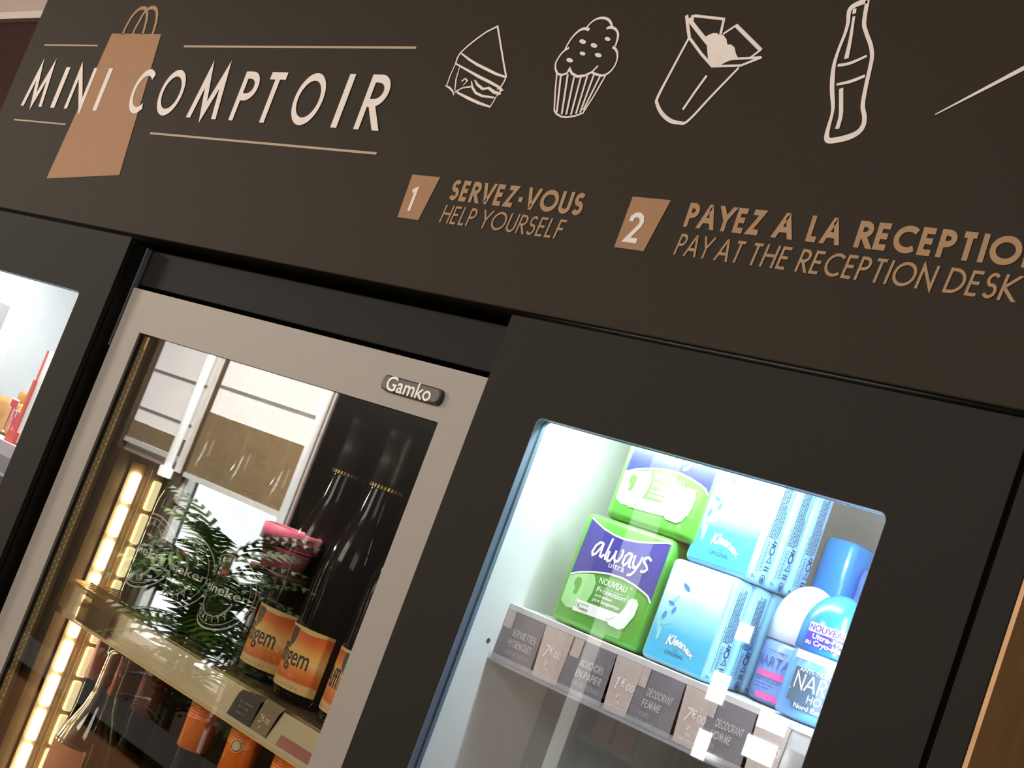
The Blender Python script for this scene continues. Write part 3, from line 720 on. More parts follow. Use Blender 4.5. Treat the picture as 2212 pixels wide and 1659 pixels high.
M_wine = mat('dark_red_capsule', rgb(176, 78, 70), .45, noise=.08)
M_or = mat('orange_screw_cap', rgb(250, 124, 24), .4, noise=.04, coat=.2)
M_rimd = mat('cap_seal_print', rgb(226, 196, 158), .5, noise=.3, scale=900)
def wine_bottle(cx, cy, zt, R, rc, ch, mcap, label, group, ridges=False, name='wine_bottle'):
    t = thing(name, (cx, cy, 1.0925), label, 'bottle', group); z = 1.0925
    p = [(0, z+.012), (R*.6, z+.008), (R*.9, z), (R, z+.006), (R, zt-.150), (R*.97, zt-.135), (R*.75, zt-.112), (R*.5 if R > .03 else .0140, zt-.092), (.0142, zt-.075), (.0138, zt-.02), (.0138, zt-.004), (0, zt-.004)]
    lathe('glass_body', p, cx, cy, M_dgreen, t)
    q = [(rc-.0012, zt-ch), (rc, zt-ch+.0004)]
    if ridges:
        for i in range(6): q += [(rc, zt-.0235+i*.0028), (rc+.0005, zt-.0235+i*.0028+.0009), (rc+.0005, zt-.0235+i*.0028+.0018), (rc, zt-.0235+i*.0028+.0026)]
    q += [(rc, zt-.003), (rc-.002, zt-.0004), (0, zt)]
    lathe('capsule', q, cx, cy, mcap, t)
    return t
def P3(px, py, Y): p = at(px, py, Y); return p
ZT = 1.3935
G3 = 'dark red capsule bottles under the shelf'; G4 = 'orange capped wine bottles on the lower shelf'
for (px, py, Y, R, lb) in ((312, 1540, .150, .0215, 'dark red capsule of the bottle nearest the orange caps'), (260, 1503, .170, .0205, 'dark red capsule bottle in the middle of three'), (212, 1468, .128, .0215, 'dark red capsule bottle at left beside the lit strip')):
    p = P3(px, py, Y); wine_bottle(p.x, p.y, ZT+.004, R, .0165, ZT+.004-p.z, M_wine, lb, G3)
p = P3(416, 1617, .112); ox = p.x
for i, lb in enumerate(('orange capped wine bottle at left, highest of three', 'orange capped wine bottle with a round cream seal', 'orange capped wine bottle at right by the steel frame')):
    t = wine_bottle(ox+.0757*i, .112, ZT, .0370, .0172, ZT-p.z+.0015*i, M_or, lb, G4, True)
    if i == 1:
        a = at(500, 1593, .10); Cc = cyl(ox+.0757, .112, .0181, math.radians(-62))
        sl = Ink().disc((0, a.z-.003), .0068, .0068, 20).put('round_seal', Cc, M_rimd, t)
        Ink().stroke([(.0052*math.cos(x), a.z-.003+.0052*math.sin(x)) for x in [2*PI*i_/20 for i_ in range(20)]], .0008, closed=True).put('seal_ring', cyl(ox+.0757, .112, .0184, math.radians(-62)), M_ink, sl)
# clear rose bottle at the lower left
M_clear = bpy.data.materials.new('clear_bottle_glass'); M_clear.use_nodes = True
b_ = M_clear.node_tree.nodes['Principled BSDF']; b_.inputs['Transmission Weight'].default_value = 1; b_.inputs['Roughness'].default_value = .01; b_.inputs['IOR'].default_value = 1.48; b_.inputs['Base Color'].default_value = (.98, .95, .90, 1)
M_pink = mat('salmon_label', rgb(206, 132, 100), .6, noise=.04); M_pinke = mat('pale_label_edge', rgb(240, 200, 168), .5, noise=.02)
cx, cy, R = -1.330, .096, .0335; z = 1.0925
t = thing('rose_bottle', (cx, cy, z), 'clear rose wine bottle with salmon label below the green bottles', 'bottle')
out = [(0, z), (R*.9, z), (R, z+.006), (R, 1.268), (R*.95, 1.284), (R*.78, 1.302), (.0185, 1.322), (.0142, 1.342), (.0136, 1.380), (.0150, 1.382), (.0150, 1.392)]
inn = [(.0128, 1.392), (.0112, 1.380), (.0118, 1.342), (.0160, 1.322), (R*.78-.0025, 1.302), (R*.95-.0025, 1.283), (R-.0025, 1.266), (R-.0025, z+.012), (0, z+.012)]
lathe('glass_body', out+inn, cx, cy, M_clear, t, 48)
q = at(150, 1606, .075); zl = q.z
Cr = cyl(cx, cy, R+.0004, math.radians(-78)); vs = []; fs = []
for i in range(17):
    s = -.030+.060*i/16; vs += [Cr(s, 1.10), Cr(s, zl)]
    if i: fs.append((2*i-2, 2*i, 2*i+1, 2*i-1))
lo = mesh('label', vs, fs, M_pink, t, True)
Ink().stroke([(-.030, 1.10), (-.030, zl), (.030, zl), (.030, 1.10)], .0012).put('label_edge', cyl(cx, cy, R+.0007, math.radians(-78)), M_pinke, lo)

# ------------------------------------------------------------------ price rail in the fridge
def card(name, pts2, y, m, parent): return Ink().poly(pts2).put(name, planeY(y), m, parent)
RY = .0555
rl = thing('price_rail', (-1.2, RY, 1.402), 'clear price rail along the fridge shelf, warm lit at left', 'price rail')
bm = bmesh.new()
add_box(bm, -1.4455, IX1-.014, RY, RY+.0015, 1.402, 1.4340); add_box(bm, -1.4455, IX1-.014, RY-.0035, RY+.0015, 1.4005, 1.4019); add_box(bm, -1.4455, IX1-.014, RY-.0035, RY-.0027, 1.402, 1.406)
from_bm('rail_profile', bm, M_acryl, rl)
box('rail_lip', -1.4455, IX1-.014, RY-.0036, RY+.0016, 1.3990, 1.4004, mat('amber_rail_edge', rgb(232, 190, 120), .3, noise=.05), rl)
hd = boxes('card_holder', [(-1.3675, -1.300, RY-.0062, RY-.0050, 1.404, 1.4475), (-1.3675, -1.300, RY-.0075, RY-.0062, 1.404, 1.428)], glass_mat('smoky_acrylic', (.62, .54, .40, 1), .05, .5, .1, .25, rgb(150, 124, 80)), rl)
dk = card('price_card', [(-1.0675, 1.4008), (-1.0275, 1.4008), (-1.0235, 1.4300), (-1.0175, 1.4378), (-1.0555, 1.4325), (-1.0600, 1.4270)], RY-.0008, mat('charcoal_price_card', rgb(70, 62, 54), .7, noise=.06), rl)
def tiny(ink, u0, u1, v, h, seed=1):
    """one line of print too small to read: a row of short strokes"""
    rr = random.Random(seed); u = u0
    while u < u1:
        l = h*rr.uniform(.35, .9); ink.stroke([(u, v+h*.5), (min(u+l, u1), v+h*.5)], h*rr.uniform(.55, 1.0)); u += l+h*rr.choice((.25, .25, .3, .7))
    return ink
M_dimp = mat('dim_card_print', rgb(126, 120, 112), .7)
ink = Ink()
for i, (zz, hh, u1) in enumerate(((1.4215, .0030, -1.031), (1.4165, .0030, -1.036), (1.4110, .0024, -1.040))): tiny(ink, -1.053, u1, zz, hh, i)
ink.put('lettering', planeY(RY-.0011), M_dimp, dk)
tn = card('price_card', [(-1.0273, 1.4008), (-1.0015, 1.4016), (-.9930, 1.4300), (-.9870, 1.4372), (-1.0165, 1.4378), (-1.0232, 1.4300)], RY-.0008, mat('tan_price_card', rgb(140, 118, 92), .7, noise=.05), rl)
M_prc = mat('cream_price_print', rgb(226, 206, 176), .7, noise=.02)
ink, wd = stroke_text('3', .0080, .0012, k=.12, u0=-1.0185, v0=1.4145); stroke_text('\u20ac', .0050, .0008, ink=ink, u0=-1.0135, v0=1.4175); stroke_text('00', .0050, .0008, ink=ink, u0=-1.0085, v0=1.4165, gap=.1)
ink.stroke([(-1.0122, 1.4130), (-1.0138, 1.4095)], .0010); ink.put('lettering', planeY(RY-.0011), M_prc, tn)
card('price_card', [(-.9850, 1.4008), (-.8770, 1.4008), (-.8770, 1.4160), (-.9800, 1.4160)], RY-.0008, mat('rose_price_card', rgb(170, 110, 96), .7, noise=.06), rl)

# ------------------------------------------------------------------ price rail in the right cabinet
RY2 = .0470
X = lambda x, y: (lambda p: (p.x, p.z))(at(1000+x/3.16, 1250+y/3.16, RY2))
rl = thing('price_rail', (-.6, RY2, 1.559), 'clear price rail with four price cards in the bright cabinet', 'price rail')
xe = RW[1]+.002
bm = bmesh.new(); add_box(bm, WL+.0005, xe, RY2, RY2+.0012, 1.5605, 1.6035); add_box(bm, WL+.0005, xe, RY2-.0040, RY2+.0012, 1.5585, 1.5600); add_box(bm, WL+.0005, xe, RY2-.0040, RY2-.0034, 1.5601, 1.5635)
from_bm('rail_profile', bm, M_acrylw, rl)
box('rail_lip', WL+.0005, xe, RY2-.0005, RY2+.0022, 1.6000, 1.6042, mat('white_rail_lip', rgb(206, 204, 210), .35, noise=.03), rl)
box('rail_foot', WL+.0005, xe, RY2-.0042, RY2+.0014, 1.5568, 1.5584, mat('grey_rail_foot', rgb(150, 152, 170), .35, noise=.03), rl)
ZT2, ZB2, ZN = 1.5998, 1.5602, 1.5855
cards = [(-.7632, -.7531, -.7208, -.7180, -.6912, ('SERVIETTES', 'HYGIENIQUES'), ('SANITARY NAPKINS',), '7'),
         (-.6902, -.6780, -.6454, -.6430, -.6200, ('MOUCHOIRS', 'EN PAPIER'), ('PAPER TISSUES',), '1'),
         (-.6190, -.6106, -.5785, -.5765, -.5545, ('D\u00c9ODORANT', 'FEMME'), ('WOMEN', 'DEODORANT'), '7'),
         (-.5540, -.5476, -.5160, -.5140, -.4900, ('D\u00c9ODORANT', 'HOMME'), ('MEN', 'DEODORANT'), '7')]
yc = RY2-.0008; yt = RY2-.0012
for a, b, c, c2, d, big, small, pr in cards:
    t_ = card('price_card', [(c, ZB2), (d, ZB2), (d+.001, ZT2), (c2-.003, ZT2)], yc, M_lab_t, rl)
    card('price_card', [(b-.0012, ZN), (b-.0012, ZT2), (b-.011, ZT2), (b-.011, ZN)], yc+.0002, M_lab_t, rl)
    k_ = card('price_card', [(a, ZB2), (c+.0035, ZB2), (c, ZT2), (b, ZT2), (b, ZN), (a, ZN-.001)], yc, M_lab_d, rl)
    ink = Ink(); zz = ZT2-.0185
    for i, w_ in enumerate(big):
        stroke_text(w_, .0056, .00085, gap=.13, width=min(.027, .0026*len(w_)) if i == 0 else min(.026, .0034*len(w_)), ink=ink, u0=b+.0022-i*.0012, v0=zz, k=.05); zz -= .0082
    ink.put('lettering', planeY(yt), M_lab_i2, k_)
    ink = Ink(); zz -= -.0016
    for i, w_ in enumerate(small):
        stroke_text(w_, .0036, .0005, gap=.13, width=.0019*len(w_) if len(w_) < 12 else .027, ink=ink, u0=b+.0008-i*.001, v0=zz, k=.05); zz -= .0054
    ink.put('lettering', planeY(yt), mat('dim_price_print', rgb(166, 162, 170), .7), k_)
    ink = Ink(); u = c+.0062
    stroke_text(pr, .0095, .0011, k=.12, ink=ink, u0=u, v0=1.5765); stroke_text('\u20ac', .0058, .0007, ink=ink, u0=u+.0062, v0=1.5800); stroke_text('00', .0056, .0007, gap=.12, ink=ink, u0=u+.0115, v0=1.5785)
    ink.stroke([(u+.0075, 1.5745), (u+.0060, 1.5708)], .0009)
    ink.put('lettering', planeY(yt), M_lab_i, t_)
    ink = Ink(); stroke_text('1', .0024, .0004, ink=ink, u0=c+.0120, v0=1.5672); tiny(ink, c+.0132, c+.0165, 1.5668, .0022, 5); tiny(ink, c+.0075, c+.0215, 1.5632, .0020, 8)
    ink.put('lettering', planeY(yt), mat('faint_price_print', rgb(220, 208, 206), .7), t_)

# ------------------------------------------------------------------ packs of sanitary towels
SF = 1.6052
AY = .0550
CZ = crop(1180, 1080, 4.74); A = on(AY, CZ)
def AP(L): return [A(*p) for p in L]
M_ag = mat('green_pack_film', rgb(78, 164, 54), .35, noise=.05, coat=.3)
M_ab = mat('royal_blue_pack_print', rgb(24, 40, 140), .35, noise=.12, scale=12, coat=.3)
M_apale = mat('pale_green_pack_print', rgb(160, 224, 150), .4, noise=.05, coat=.2)
M_awh = mat('white_pack_print', rgb(244, 248, 250), .4, noise=.01)
M_agr = mat('green_grey_pack_print', rgb(80, 130, 90), .5, noise=.02)
BLx = A(62, 1195)[0]-.004; BRx = A(915, 1580)[0]-.003; TLz = 1.6945
pk = thing('towel_pack', ((BLx+BRx)/2, AY+.03, SF), 'green and blue sanitary towel pack standing on the shelf, lower of two', 'hygiene pack', 'sanitary towel packs')
bm = bmesh.new(); add_box(bm, BLx-.0005, BRx+.0005, AY+.0006, AY+.062, SF, TLz, .006, 4)
from_bm('pack_film', bm, M_ag, pk, True)
yy = AY+.0003
top = [(478, 172), (530, 235), (600, 298), (700, 360), (800, 402), (950, 432), (1100, 440), (1250, 432), (1362, 424)]
bot = [(1092, 1066), (1040, 990), (1000, 950), (900, 870), (780, 800), (640, 755), (480, 735), (350, 735), (248, 752)]
def clampx(L): return [(min(max(x, BLx+.0004), BRx-.0003), min(z, TLz-.004)) for x, z in L]
bb = Ink().poly(clampx(AP(top+bot))).put('blue_band', planeY(yy), M_ab, pk)
e = Ink(); e.stroke(clampx(AP(top)), .0013); e.stroke(clampx(AP(bot)), .0013); e.put('band_edge', planeY(yy-.0002), M_awh, bb)
Ink().poly(clampx(AP([(240, 762), (350, 748), (490, 760), (506, 850), (470, 950), (410, 1040), (300, 1112), (200, 1092), (148, 1022)]))).put('pale_disc', planeY(yy), M_apale, pk)
kh = Ink(); kh.disc(A(325, 842), .0036, .0044, 16); kh.poly(AP([(312, 870), (348, 880), (306, 957), (268, 946)])); kh.put('keyhole_print', planeY(yy-.0002), M_ag, pk)
sw_ = .0019
sl = Ink()
for L in ([(592, 446), (556, 434), (512, 464), (472, 528), (474, 562), (508, 548), (556, 496), (590, 446)], [(592, 446), (562, 530), (548, 572), (565, 584), (592, 556)],
          [(688, 394), (652, 470), (606, 570), (602, 602), (628, 604)], [(652, 524), (626, 590), (626, 626), (655, 622), (700, 562), (722, 520)], [(722, 520), (698, 592), (702, 632), (736, 626), (776, 572), (790, 524), (776, 514)],
          [(884, 560), (850, 545), (810, 576), (782, 640), (792, 672), (832, 642), (882, 562)], [(886, 560), (856, 632), (846, 682), (868, 692)],
          [(916, 568), (890, 640), (892, 692), (922, 692), (962, 640), (990, 584)], [(990, 584), (952, 662), (902, 732), (862, 767), (824, 768)],
          [(1078, 626), (1052, 590), (1012, 600), (1000, 636), (1026, 672), (1032, 712), (1002, 737), (964, 730)]):
    sl.stroke(AP(L), sw_)
sl.put('script_lettering', planeY(yy-.0003), M_awh, bb)
p0, p1, pt = A(630, 700), A(790, 752), A(650, 650)
ink, _ = font_ink('ultra', .0052, width=p1[0]-p0[0], u0=p0[0]-.0004, v0=p1[1]+.0006); ink.put('lettering', planeY(yy-.0003), M_awh, bb)
def fit(txt, l, r, H, mm, par, y, bold=0.0, k=0.0):
    a, b = A(*l), A(*r); ink, _ = font_ink(txt, H, width=b[0]-a[0], u0=a[0], v0=(a[1]+b[1])/2, bold=bold, k=k); return ink.put('lettering', planeY(y), mm, par)
fit('NOUVEAU', (535, 852), (815, 945), .0048, M_awh, pk, yy-.0002, .012)
fit('Protection', (508, 940), (800, 1035), .0040, M_awh, pk, yy-.0002, .012)
fit('anti-odeur', (492, 985), (668, 1040), .0026, M_awh, pk, yy-.0002, .012)
fit('plus longtemps', (468, 1032), (740, 1120), .0026, M_awh, pk, yy-.0002, .012)
dl = Ink(); a, b = A(535, 882), A(800, 970)
for i in range(18): u = a[0]+(b[0]-a[0])*i/18; dl.stroke([(u, a[1]), (u+.0007, a[1])], .0004)
dl.put('dotted_rule', planeY(yy-.0002), M_awh, pk)
wp = Ink().poly(AP([(308, 1008), (745, 1168), (690, 1240), (600, 1240), (264, 1122)])).put('white_strip', planeY(yy-.0002), M_awh, pk)
fit('16', (292, 1086), (335, 1100), .0044, M_agr, wp, yy-.0004, .0)
fit('normal', (355, 1072), (428, 1094), .0020, M_agr, wp, yy-.0004)
ink = Ink(); a = A(345, 1115)
for i in range(5): ink.disc((a[0]+i*.0018, a[1]+.0006), .0007, .0010, 6)
ink.put('drop_marks', planeY(yy-.0004), M_agr, wp)
pad = [(850, 1022), (885, 1010), (928, 1022), (945, 1075), (900, 1190), (800, 1312), (740, 1328), (640, 1280), (606, 1210), (650, 1218), (740, 1172), (800, 1110)]
po = Ink().poly(AP(pad)).put('towel_picture', planeY(yy-.0004), mat('pale_mint_print', rgb(226, 246, 236), .4, noise=.01), pk)
Ink().stroke(AP([(606, 1208), (628, 1224), (660, 1218), (700, 1196)]), .0004).put('picture_outline', planeY(yy-.0006), M_agr, po)
up0 = at(1293, 1106, AY)
dup(pk, (up0.x-BLx+.0035, .002, TLz-SF+.0004), 'green and blue sanitary towel pack on top, cut by the window edge')
dup(pk, (.004, .0655, 0), 'green sanitary towel pack at the back, behind the lower one')
dup(pk, (up0.x-BLx+.006, .0680, TLz-SF+.0004), 'green sanitary towel pack at the back, behind the upper one')

# ------------------------------------------------------------------ tissue packs
KX0, KX1 = -.6345, -.5735
KH = .0775
M_kl = ramp_mat('sky_blue_tissue_print', [(0, rgb(36, 176, 226)), (.34, rgb(52, 188, 232)), (.55, rgb(150, 222, 244)), (.75, rgb(228, 246, 252)), (1, rgb(240, 250, 254))], 2, .4, SF, SF+KH, warp=.02)
M_kside = mat('pale_blue_tissue_film', rgb(150, 212, 238), .35, noise=.04, coat=.3)
M_ktxt = mat('navy_small_print', rgb(20, 44, 96), .5, noise=.02)
M_leaf = mat('blue_leaf_print', rgb(50, 130, 210), .5, noise=.05); M_leaf2 = mat('pale_blue_leaf_print', rgb(130, 210, 226), .5, noise=.05)
def tissue(x0, x1, y0, y1, z):
    t = thing('tissue_pack', ((x0+x1)/2, (y0+y1)/2, z), None, 'tissues')
    bm = bmesh.new(); add_box(bm, x0, x1, y0, y1, z, z+KH, .0045, 3); from_bm('pack_film', bm, M_kside, t, True)
    f = planeY(y0-.0002); F = lambda u, v: (x0+.0035+u*(x1-x0-.007), z+.003+v*(KH-.006))
    fo = Ink().poly([F(0, 0), F(1, 0), F(1, 1), F(0, 1)]).put('front_print', f, M_kl, t)
    k = Ink()
    for u, v, r, a in ((.33, .78, .0042, -.55), (.12, .44, .0034, 1.3), (.17, .58, .003, -.2), (.25, .52, .003, 1.2)):
        k.disc(F(u, v), r, r*.42, 10, a)
    k.put('leaf_print', planeY(y0-.0004), M_leaf, fo)
    k = Ink()
    for u, v, a in ((.1, .3, 1.9), (.06, .36, 2.2), (.17, .37, .3), (.2, .61, 1.0), (.14, .25, 1.5)): k.disc(F(u, v), .006, .0016, 8, a)
    k.put('leaf_print', planeY(y0-.0003), M_leaf2, fo)
    ink, _ = font_ink('Kleenex', .0066, width=.026, u0=0, v0=0, bold=.03, k=.2)
    a = F(.30, .17)
    for v in ink.v:
        q = v.x/.026; v.y = a[1]+v.y*(1.15-.45*q)+.004*math.sin(q*PI)*.8-.004*q; v.x = a[0]+v.x
    ink.put('script_lettering', planeY(y0-.0005), M_awh, fo)
    a = F(.40, .11); ink, _ = font_ink('THE', .0017, u0=a[0]+.003, v0=a[1]+.0014); ink, _ = font_ink('ORIGINAL', .0030, width=.018, u0=a[0]-.004, v0=a[1]-.0022, ink=ink)
    ink.put('lettering', planeY(y0-.0005), M_ktxt, fo)
    # small print running up the narrow side
    g = planeX(x1+.0003); w = y1-y0; k = Ink()
    def D(u, v): return (y0+u*w, z+v*KH)
    for ln in range(6):
        u = .30+ln*.085; v = .40+(.02 if ln == 5 else 0); rr = random.Random(ln); end = .93-.05*rr.random()-(.25 if ln > 4 else 0)
        while v < end:
            l = rr.uniform(.006, .018); k.stroke([D(u, v), D(u, min(v+l, end))], .00115); v += l+.005
    v = .10
    while v < .55: l = random.uniform(.01, .03); k.stroke([D(.20, v), D(.20, v+l)], .0006); v += l+.008
    k.stroke([D(.06, .035), D(.06, .065), D(.24, .045)], .0006)                     # the 7
    q = [D(.30, .12), D(.46, .12), D(.46, .36), D(.30, .36)]; k.stroke(q, .0003, closed=True)
    v = .14
    while v < .34: k.stroke([D(.38, v), D(.38, v+.022)], .0008); v += .03
    rc = lambda u, v_, r: [(D(u, v_)[0]+r*math.cos(a_), D(u, v_)[1]+r*math.sin(a_)) for a_ in [2*PI*i/14 for i in range(14)]]
    k.stroke(rc(.66, .055, .0029), .0006, closed=True); k.disc(D(.66, .05), .0016, .0019, 8)
    for v_ in (.135, .16): k.stroke([D(.56, v_), D(.80, v_)], .0010)
    k.stroke([D(.56, .20), D(.80, .205), D(.70, .255)], .0006, closed=True)
    k.stroke(rc(.68, .305, .0027), .0011, closed=True)
    k.stroke([D(.56, .36), D(.80, .35)], .0012); k.stroke([D(.60, .385), D(.78, .375)], .0010)
    k.put('small_print', g, M_ktxt, t)
    return t
tp = tissue(KX0, KX1, AY+.0008, AY+.0248, SF)
tp['label'] = 'front pocket tissue pack on the shelf, full blue front showing'; tp['group'] = 'pocket tissue packs'
gd = .0262; UX = .0040; UZ = KH+.0006
for i, lb in ((1, 'second tissue pack from the front in the lower row'), (2, 'third tissue pack from the front, behind the deodorants')):
    dup(tp, (0, gd*i, 0), lb)
for i, lb in enumerate(('front tissue pack of the upper row, glaring white', 'second tissue pack from the front in the upper row', 'third tissue pack from the front in the upper row')):
    dup(tp, (UX, .0055+gd*i, UZ), lb).scale = (1, 1, 1.13)

# ------------------------------------------------------------------ deodorants and the blue pack
M_capw = mat('white_deodorant_cap', rgb(236, 240, 246), .3, noise=.01, coat=.3); M_capb = mat('bright_blue_deodorant_cap', rgb(24, 120, 214), .25, noise=.03, coat=.5)
M_bodl = mat('lilac_deodorant_body', rgb(128, 164, 226), .35, noise=.02, coat=.3); M_bodb = mat('pale_blue_deodorant_body', rgb(96, 160, 222), .3, noise=.02, coat=.3)
M_violet = mat('violet_sticker_print', rgb(52, 44, 160), .4, noise=.02); M_pinkp = mat('hot_pink_print', rgb(238, 96, 168), .4, noise=.02)
M_slate = mat('slate_label_print', rgb(58, 84, 108), .4, noise=.15, scale=80)
def deo(name, cx, cy, R, H, zc, mb, mc, label):
    t = thing(name, (cx, cy, SF), label, 'deodorant')
    z = SF
    lathe('bottle_body', [(0, z+.001), (R*.7, z), (R*.94, z+.002), (R*.97, z+.008), (R*.99, z+.030), (R*.985, zc-.004), (R*.93, zc-.0005), (0, zc-.0004)], cx, cy, mb, t)
    cp = [(R*.95, zc), (R*1.0, zc+.0010), (R*1.0, zc+.014)]
    h = z+H-(zc+.014)
    for i in range(1, 11):
        a = PI/2*i/10; cp.append((R*1.0*math.cos(a) if i < 10 else 0, zc+.014+h*math.sin(a)))
    lathe('cap', cp, cx, cy, mc, t)
    return t
R = .0240
cx, cy = -.5475, .1170
td = deo('deodorant', cx, cy, R, .0920, 1.6515, M_bodl, M_capw, 'lilac deodorant with white dome cap, behind the blue-capped one')
C = cyl(cx, cy, R+.0004, math.radians(-92)); 
ink, _ = font_ink('NARTA', .0082, width=.030, u0=-.016, v0=1.6315); ink.put('lettering', C, mat('slate_blue_print', rgb(64, 92, 150), .4), td)
for z0, z1, u0, u1 in ((1.6240, 1.6285, -.012, .016), (1.6085, 1.6130, -.006, .016)):
    Ink().poly([(u0+(u1-u0)*i/8, z0) for i in range(9)]+[(u1-(u1-u0)*i/8, z1) for i in range(9)]).put('pink_flash', C, M_pinkp, td)
ink = Ink()
for i, v in enumerate((1.6205, 1.6180, 1.6155)): tiny(ink, -.010, .010-.003*i, v, .0014, i+20)
tiny(ink, -.008, .010, 1.6425, .0014, 31); ink.put('small_print', C, MATS['slate_blue_print'], td)
cx, cy = -.4985, .0775
td = deo('deodorant', cx, cy, R, .0905, 1.6520, M_bodb, M_capb, 'blue deodorant with bright blue dome cap at the right window edge')
aim = math.atan2(CAM.y-cy, CAM.x-cx)-.0052/R
C = cyl(cx, cy, R+.0005, aim); Cb = cyl(cx, cy, R+.0008, aim)
def cpoly(name, u0, u1, z0, z1, m, CC_, n=10, sk=0.0):
    k = Ink()
    for i in range(n):
        a, b = u0+(u1-u0)*i/n, u0+(u1-u0)*(i+1)/n; k.poly([(a, z0), (b, z0), (b+sk, z1), (a+sk, z1)])
    return k.put(name, CC_, m, td)
st = cpoly('sticker', -.0150, .022, 1.6555, 1.6650, M_violet, C)
cpoly('sticker_band', -.0150, .022, 1.6650, 1.6712, M_awh, C)
ink, _ = font_ink('NOUVEAU', .0046, width=.028, u0=-.0140, v0=1.6660, bold=.02); ink.put('lettering', Cb, M_violet, st)
ink, _ = font_ink('Ultra-Frais', .0036, width=.026, u0=-.0100, v0=1.6608, bold=.02); font_ink('au Cryo-Menthe', .0036, width=.036, u0=-.0142, v0=1.6564, bold=.02, ink=ink); ink.put('lettering', Cb, M_awh, st)
cpoly('white_flash', -.0185, .015, 1.6455, 1.6510, M_awh, C)
lb = cpoly('slate_label', -.0145, .026, 1.6170, 1.6400, M_slate, C)
ink, _ = font_ink('ANTI-TRANSPIRANT', .0024, width=.040, u0=-.0105, v0=1.6378, bold=.01); ink.put('lettering', Cb, M_awh, lb)
ink, _ = stroke_text('NARTA', .0108, .0011, gap=.12, width=.038, u0=-.0115, v0=1.6260); ink.stroke([(-.0140, 1.6248), (.026, 1.6248)], .0005)
stroke_text('HOMME', .0052, .0006, gap=.16, width=.024, ink=ink, u0=.0010, v0=1.6188); ink.put('lettering', Cb, M_awh, lb)
sb_ = cpoly('navy_strip', -.0075, .026, 1.6128, 1.6172, M_slate, C)
ink, _ = font_ink('Nord Extr\u00eame', .0032, width=.028, u0=-.0065, v0=1.6136, bold=.015); ink.put('lettering', Cb, M_awh, sb_)
# blue pack at the back right
bpk = thing('cotton_pack', (-.54, .19, SF), 'shiny blue plastic pack standing at the back right, behind the deodorants', 'hygiene pack')
q0 = at(1795, 1118, .165)
bm = bmesh.new(); add_box(bm, q0.x, q0.x+.030, .165, .245, SF, 1.742, .006, 3); from_bm('pack_film', bm, mat('cyan_blue_pack_film', rgb(40, 150, 230), .25, noise=.1, scale=30, coat=.4), bpk, True)
bm = bmesh.new(); add_box(bm, q0.x+.0315, q0.x+.075, .175, .250, SF, 1.728, .008, 3); o = from_bm('pack_film', bm, mat('hazy_blue_pack_film', rgb(86, 120, 186), .2, noise=.25, scale=40, coat=.5), None, True)
tag(o, 'hazy blue transparent pack in the back right corner of the window', 'hygiene pack'); o.name = 'wipes_pack'

# ------------------------------------------------------------------ left cabinet goods
M_card = mat('white_card', rgb(240, 242, 244), .5, noise=.01); M_redp = mat('coral_red_plastic', rgb(226, 92, 84), .35, noise=.04, coat=.3)
a = at(104, 757, .06); b = at(27, 950, .06); LSZ = 1.5447
sg = thing('sign_holder', (a.x+.03, .07, LSZ), 'white card in a red edged stand at the right of the far left window', 'card stand')
box('card', a.x+.0045, LW[1]+.003, .060, .0625, LSZ+.003, a.z, M_card, sg)
box('red_edge', a.x, a.x+.0045, .0592, .0632, LSZ+.003, a.z, M_redp, sg)
boxes('red_clip', [(a.x-.0012, a.x+.0062, .0575, .0650, LSZ+.003, LSZ+.085), (a.x-.009, a.x+.015, .055, .070, LSZ, LSZ+.015)], M_redp, sg)
M_gd = mat('golden_wrapper', rgb(214, 160, 84), .3, metal=.35, noise=.2, scale=50); 
ch = thing('chocolate_packet', (-1.78, .12, LSZ), 'golden chocolate packet with red lettering beside the red stand', 'sweets')
c0 = at(2, 940, .095); c1 = at(48, 866, .095)
bm = bmesh.new(); add_box(bm, max(c0.x-.075, LW[0]-.003), c1.x+.004, .095, .125, LSZ+.0002, c1.z-.004, .008, 3); from_bm('wrapper', bm, M_gd, ch, True)
bm = bmesh.new(); add_box(bm, c1.x-.030, c1.x-.012, .100, .120, c1.z-.006, c1.z+.012, .003, 2); from_bm('wrapper_fin', bm, M_gd, ch, True)
l0 = at(5, 928, .094); l1 = at(42, 890, .094)
M_tw = mat('crimson_wrapper_print', rgb(176, 40, 62), .4, noise=.03)
l0 = at(5, 936, .094)
k, _ = font_ink('Tw', .040, width=.046, u0=l0.x-.012, v0=LSZ+.0095, bold=.05)
k2, _ = font_ink('Tw', .041, width=.050, u0=l0.x-.0135, v0=LSZ+.0090, bold=.085)
wb = k2.put('lettering_border', planeY(.0945), M_card, ch); k.put('lettering', planeY(.0942), M_tw, ch)
rl = thing('price_rail', (-1.75, .047, 1.515), 'pale lilac price rail in the far left window', 'price rail')
box('rail_profile', LW[0]-.002, LW[1]+.002, .0465, .0485, 1.504, 1.5445, mat('lilac_rail', rgb(196, 192, 204), .35, noise=.03), rl)
card('price_card', [(LW[0], 1.508), (LW[1]-.012, 1.508), (LW[1]-.012, 1.528), (LW[0], 1.528)], .0462, mat('lilac_grey_price_card', rgb(140, 138, 152), .6, noise=.04), rl)
d = (at(10, 690, .1)-CAM); q = CAM+d*((LW[0]-.0035-CAM.x)/d.x)
tag(box('grey_card', LW[0]-.0039, LW[0]-.0022, q.y-.06, q.y, q.z-.016, q.z+.020, mat('light_grey_card', rgb(168, 166, 164), .6, noise=.03)), 'grey card on the side wall of the far left window', 'card')

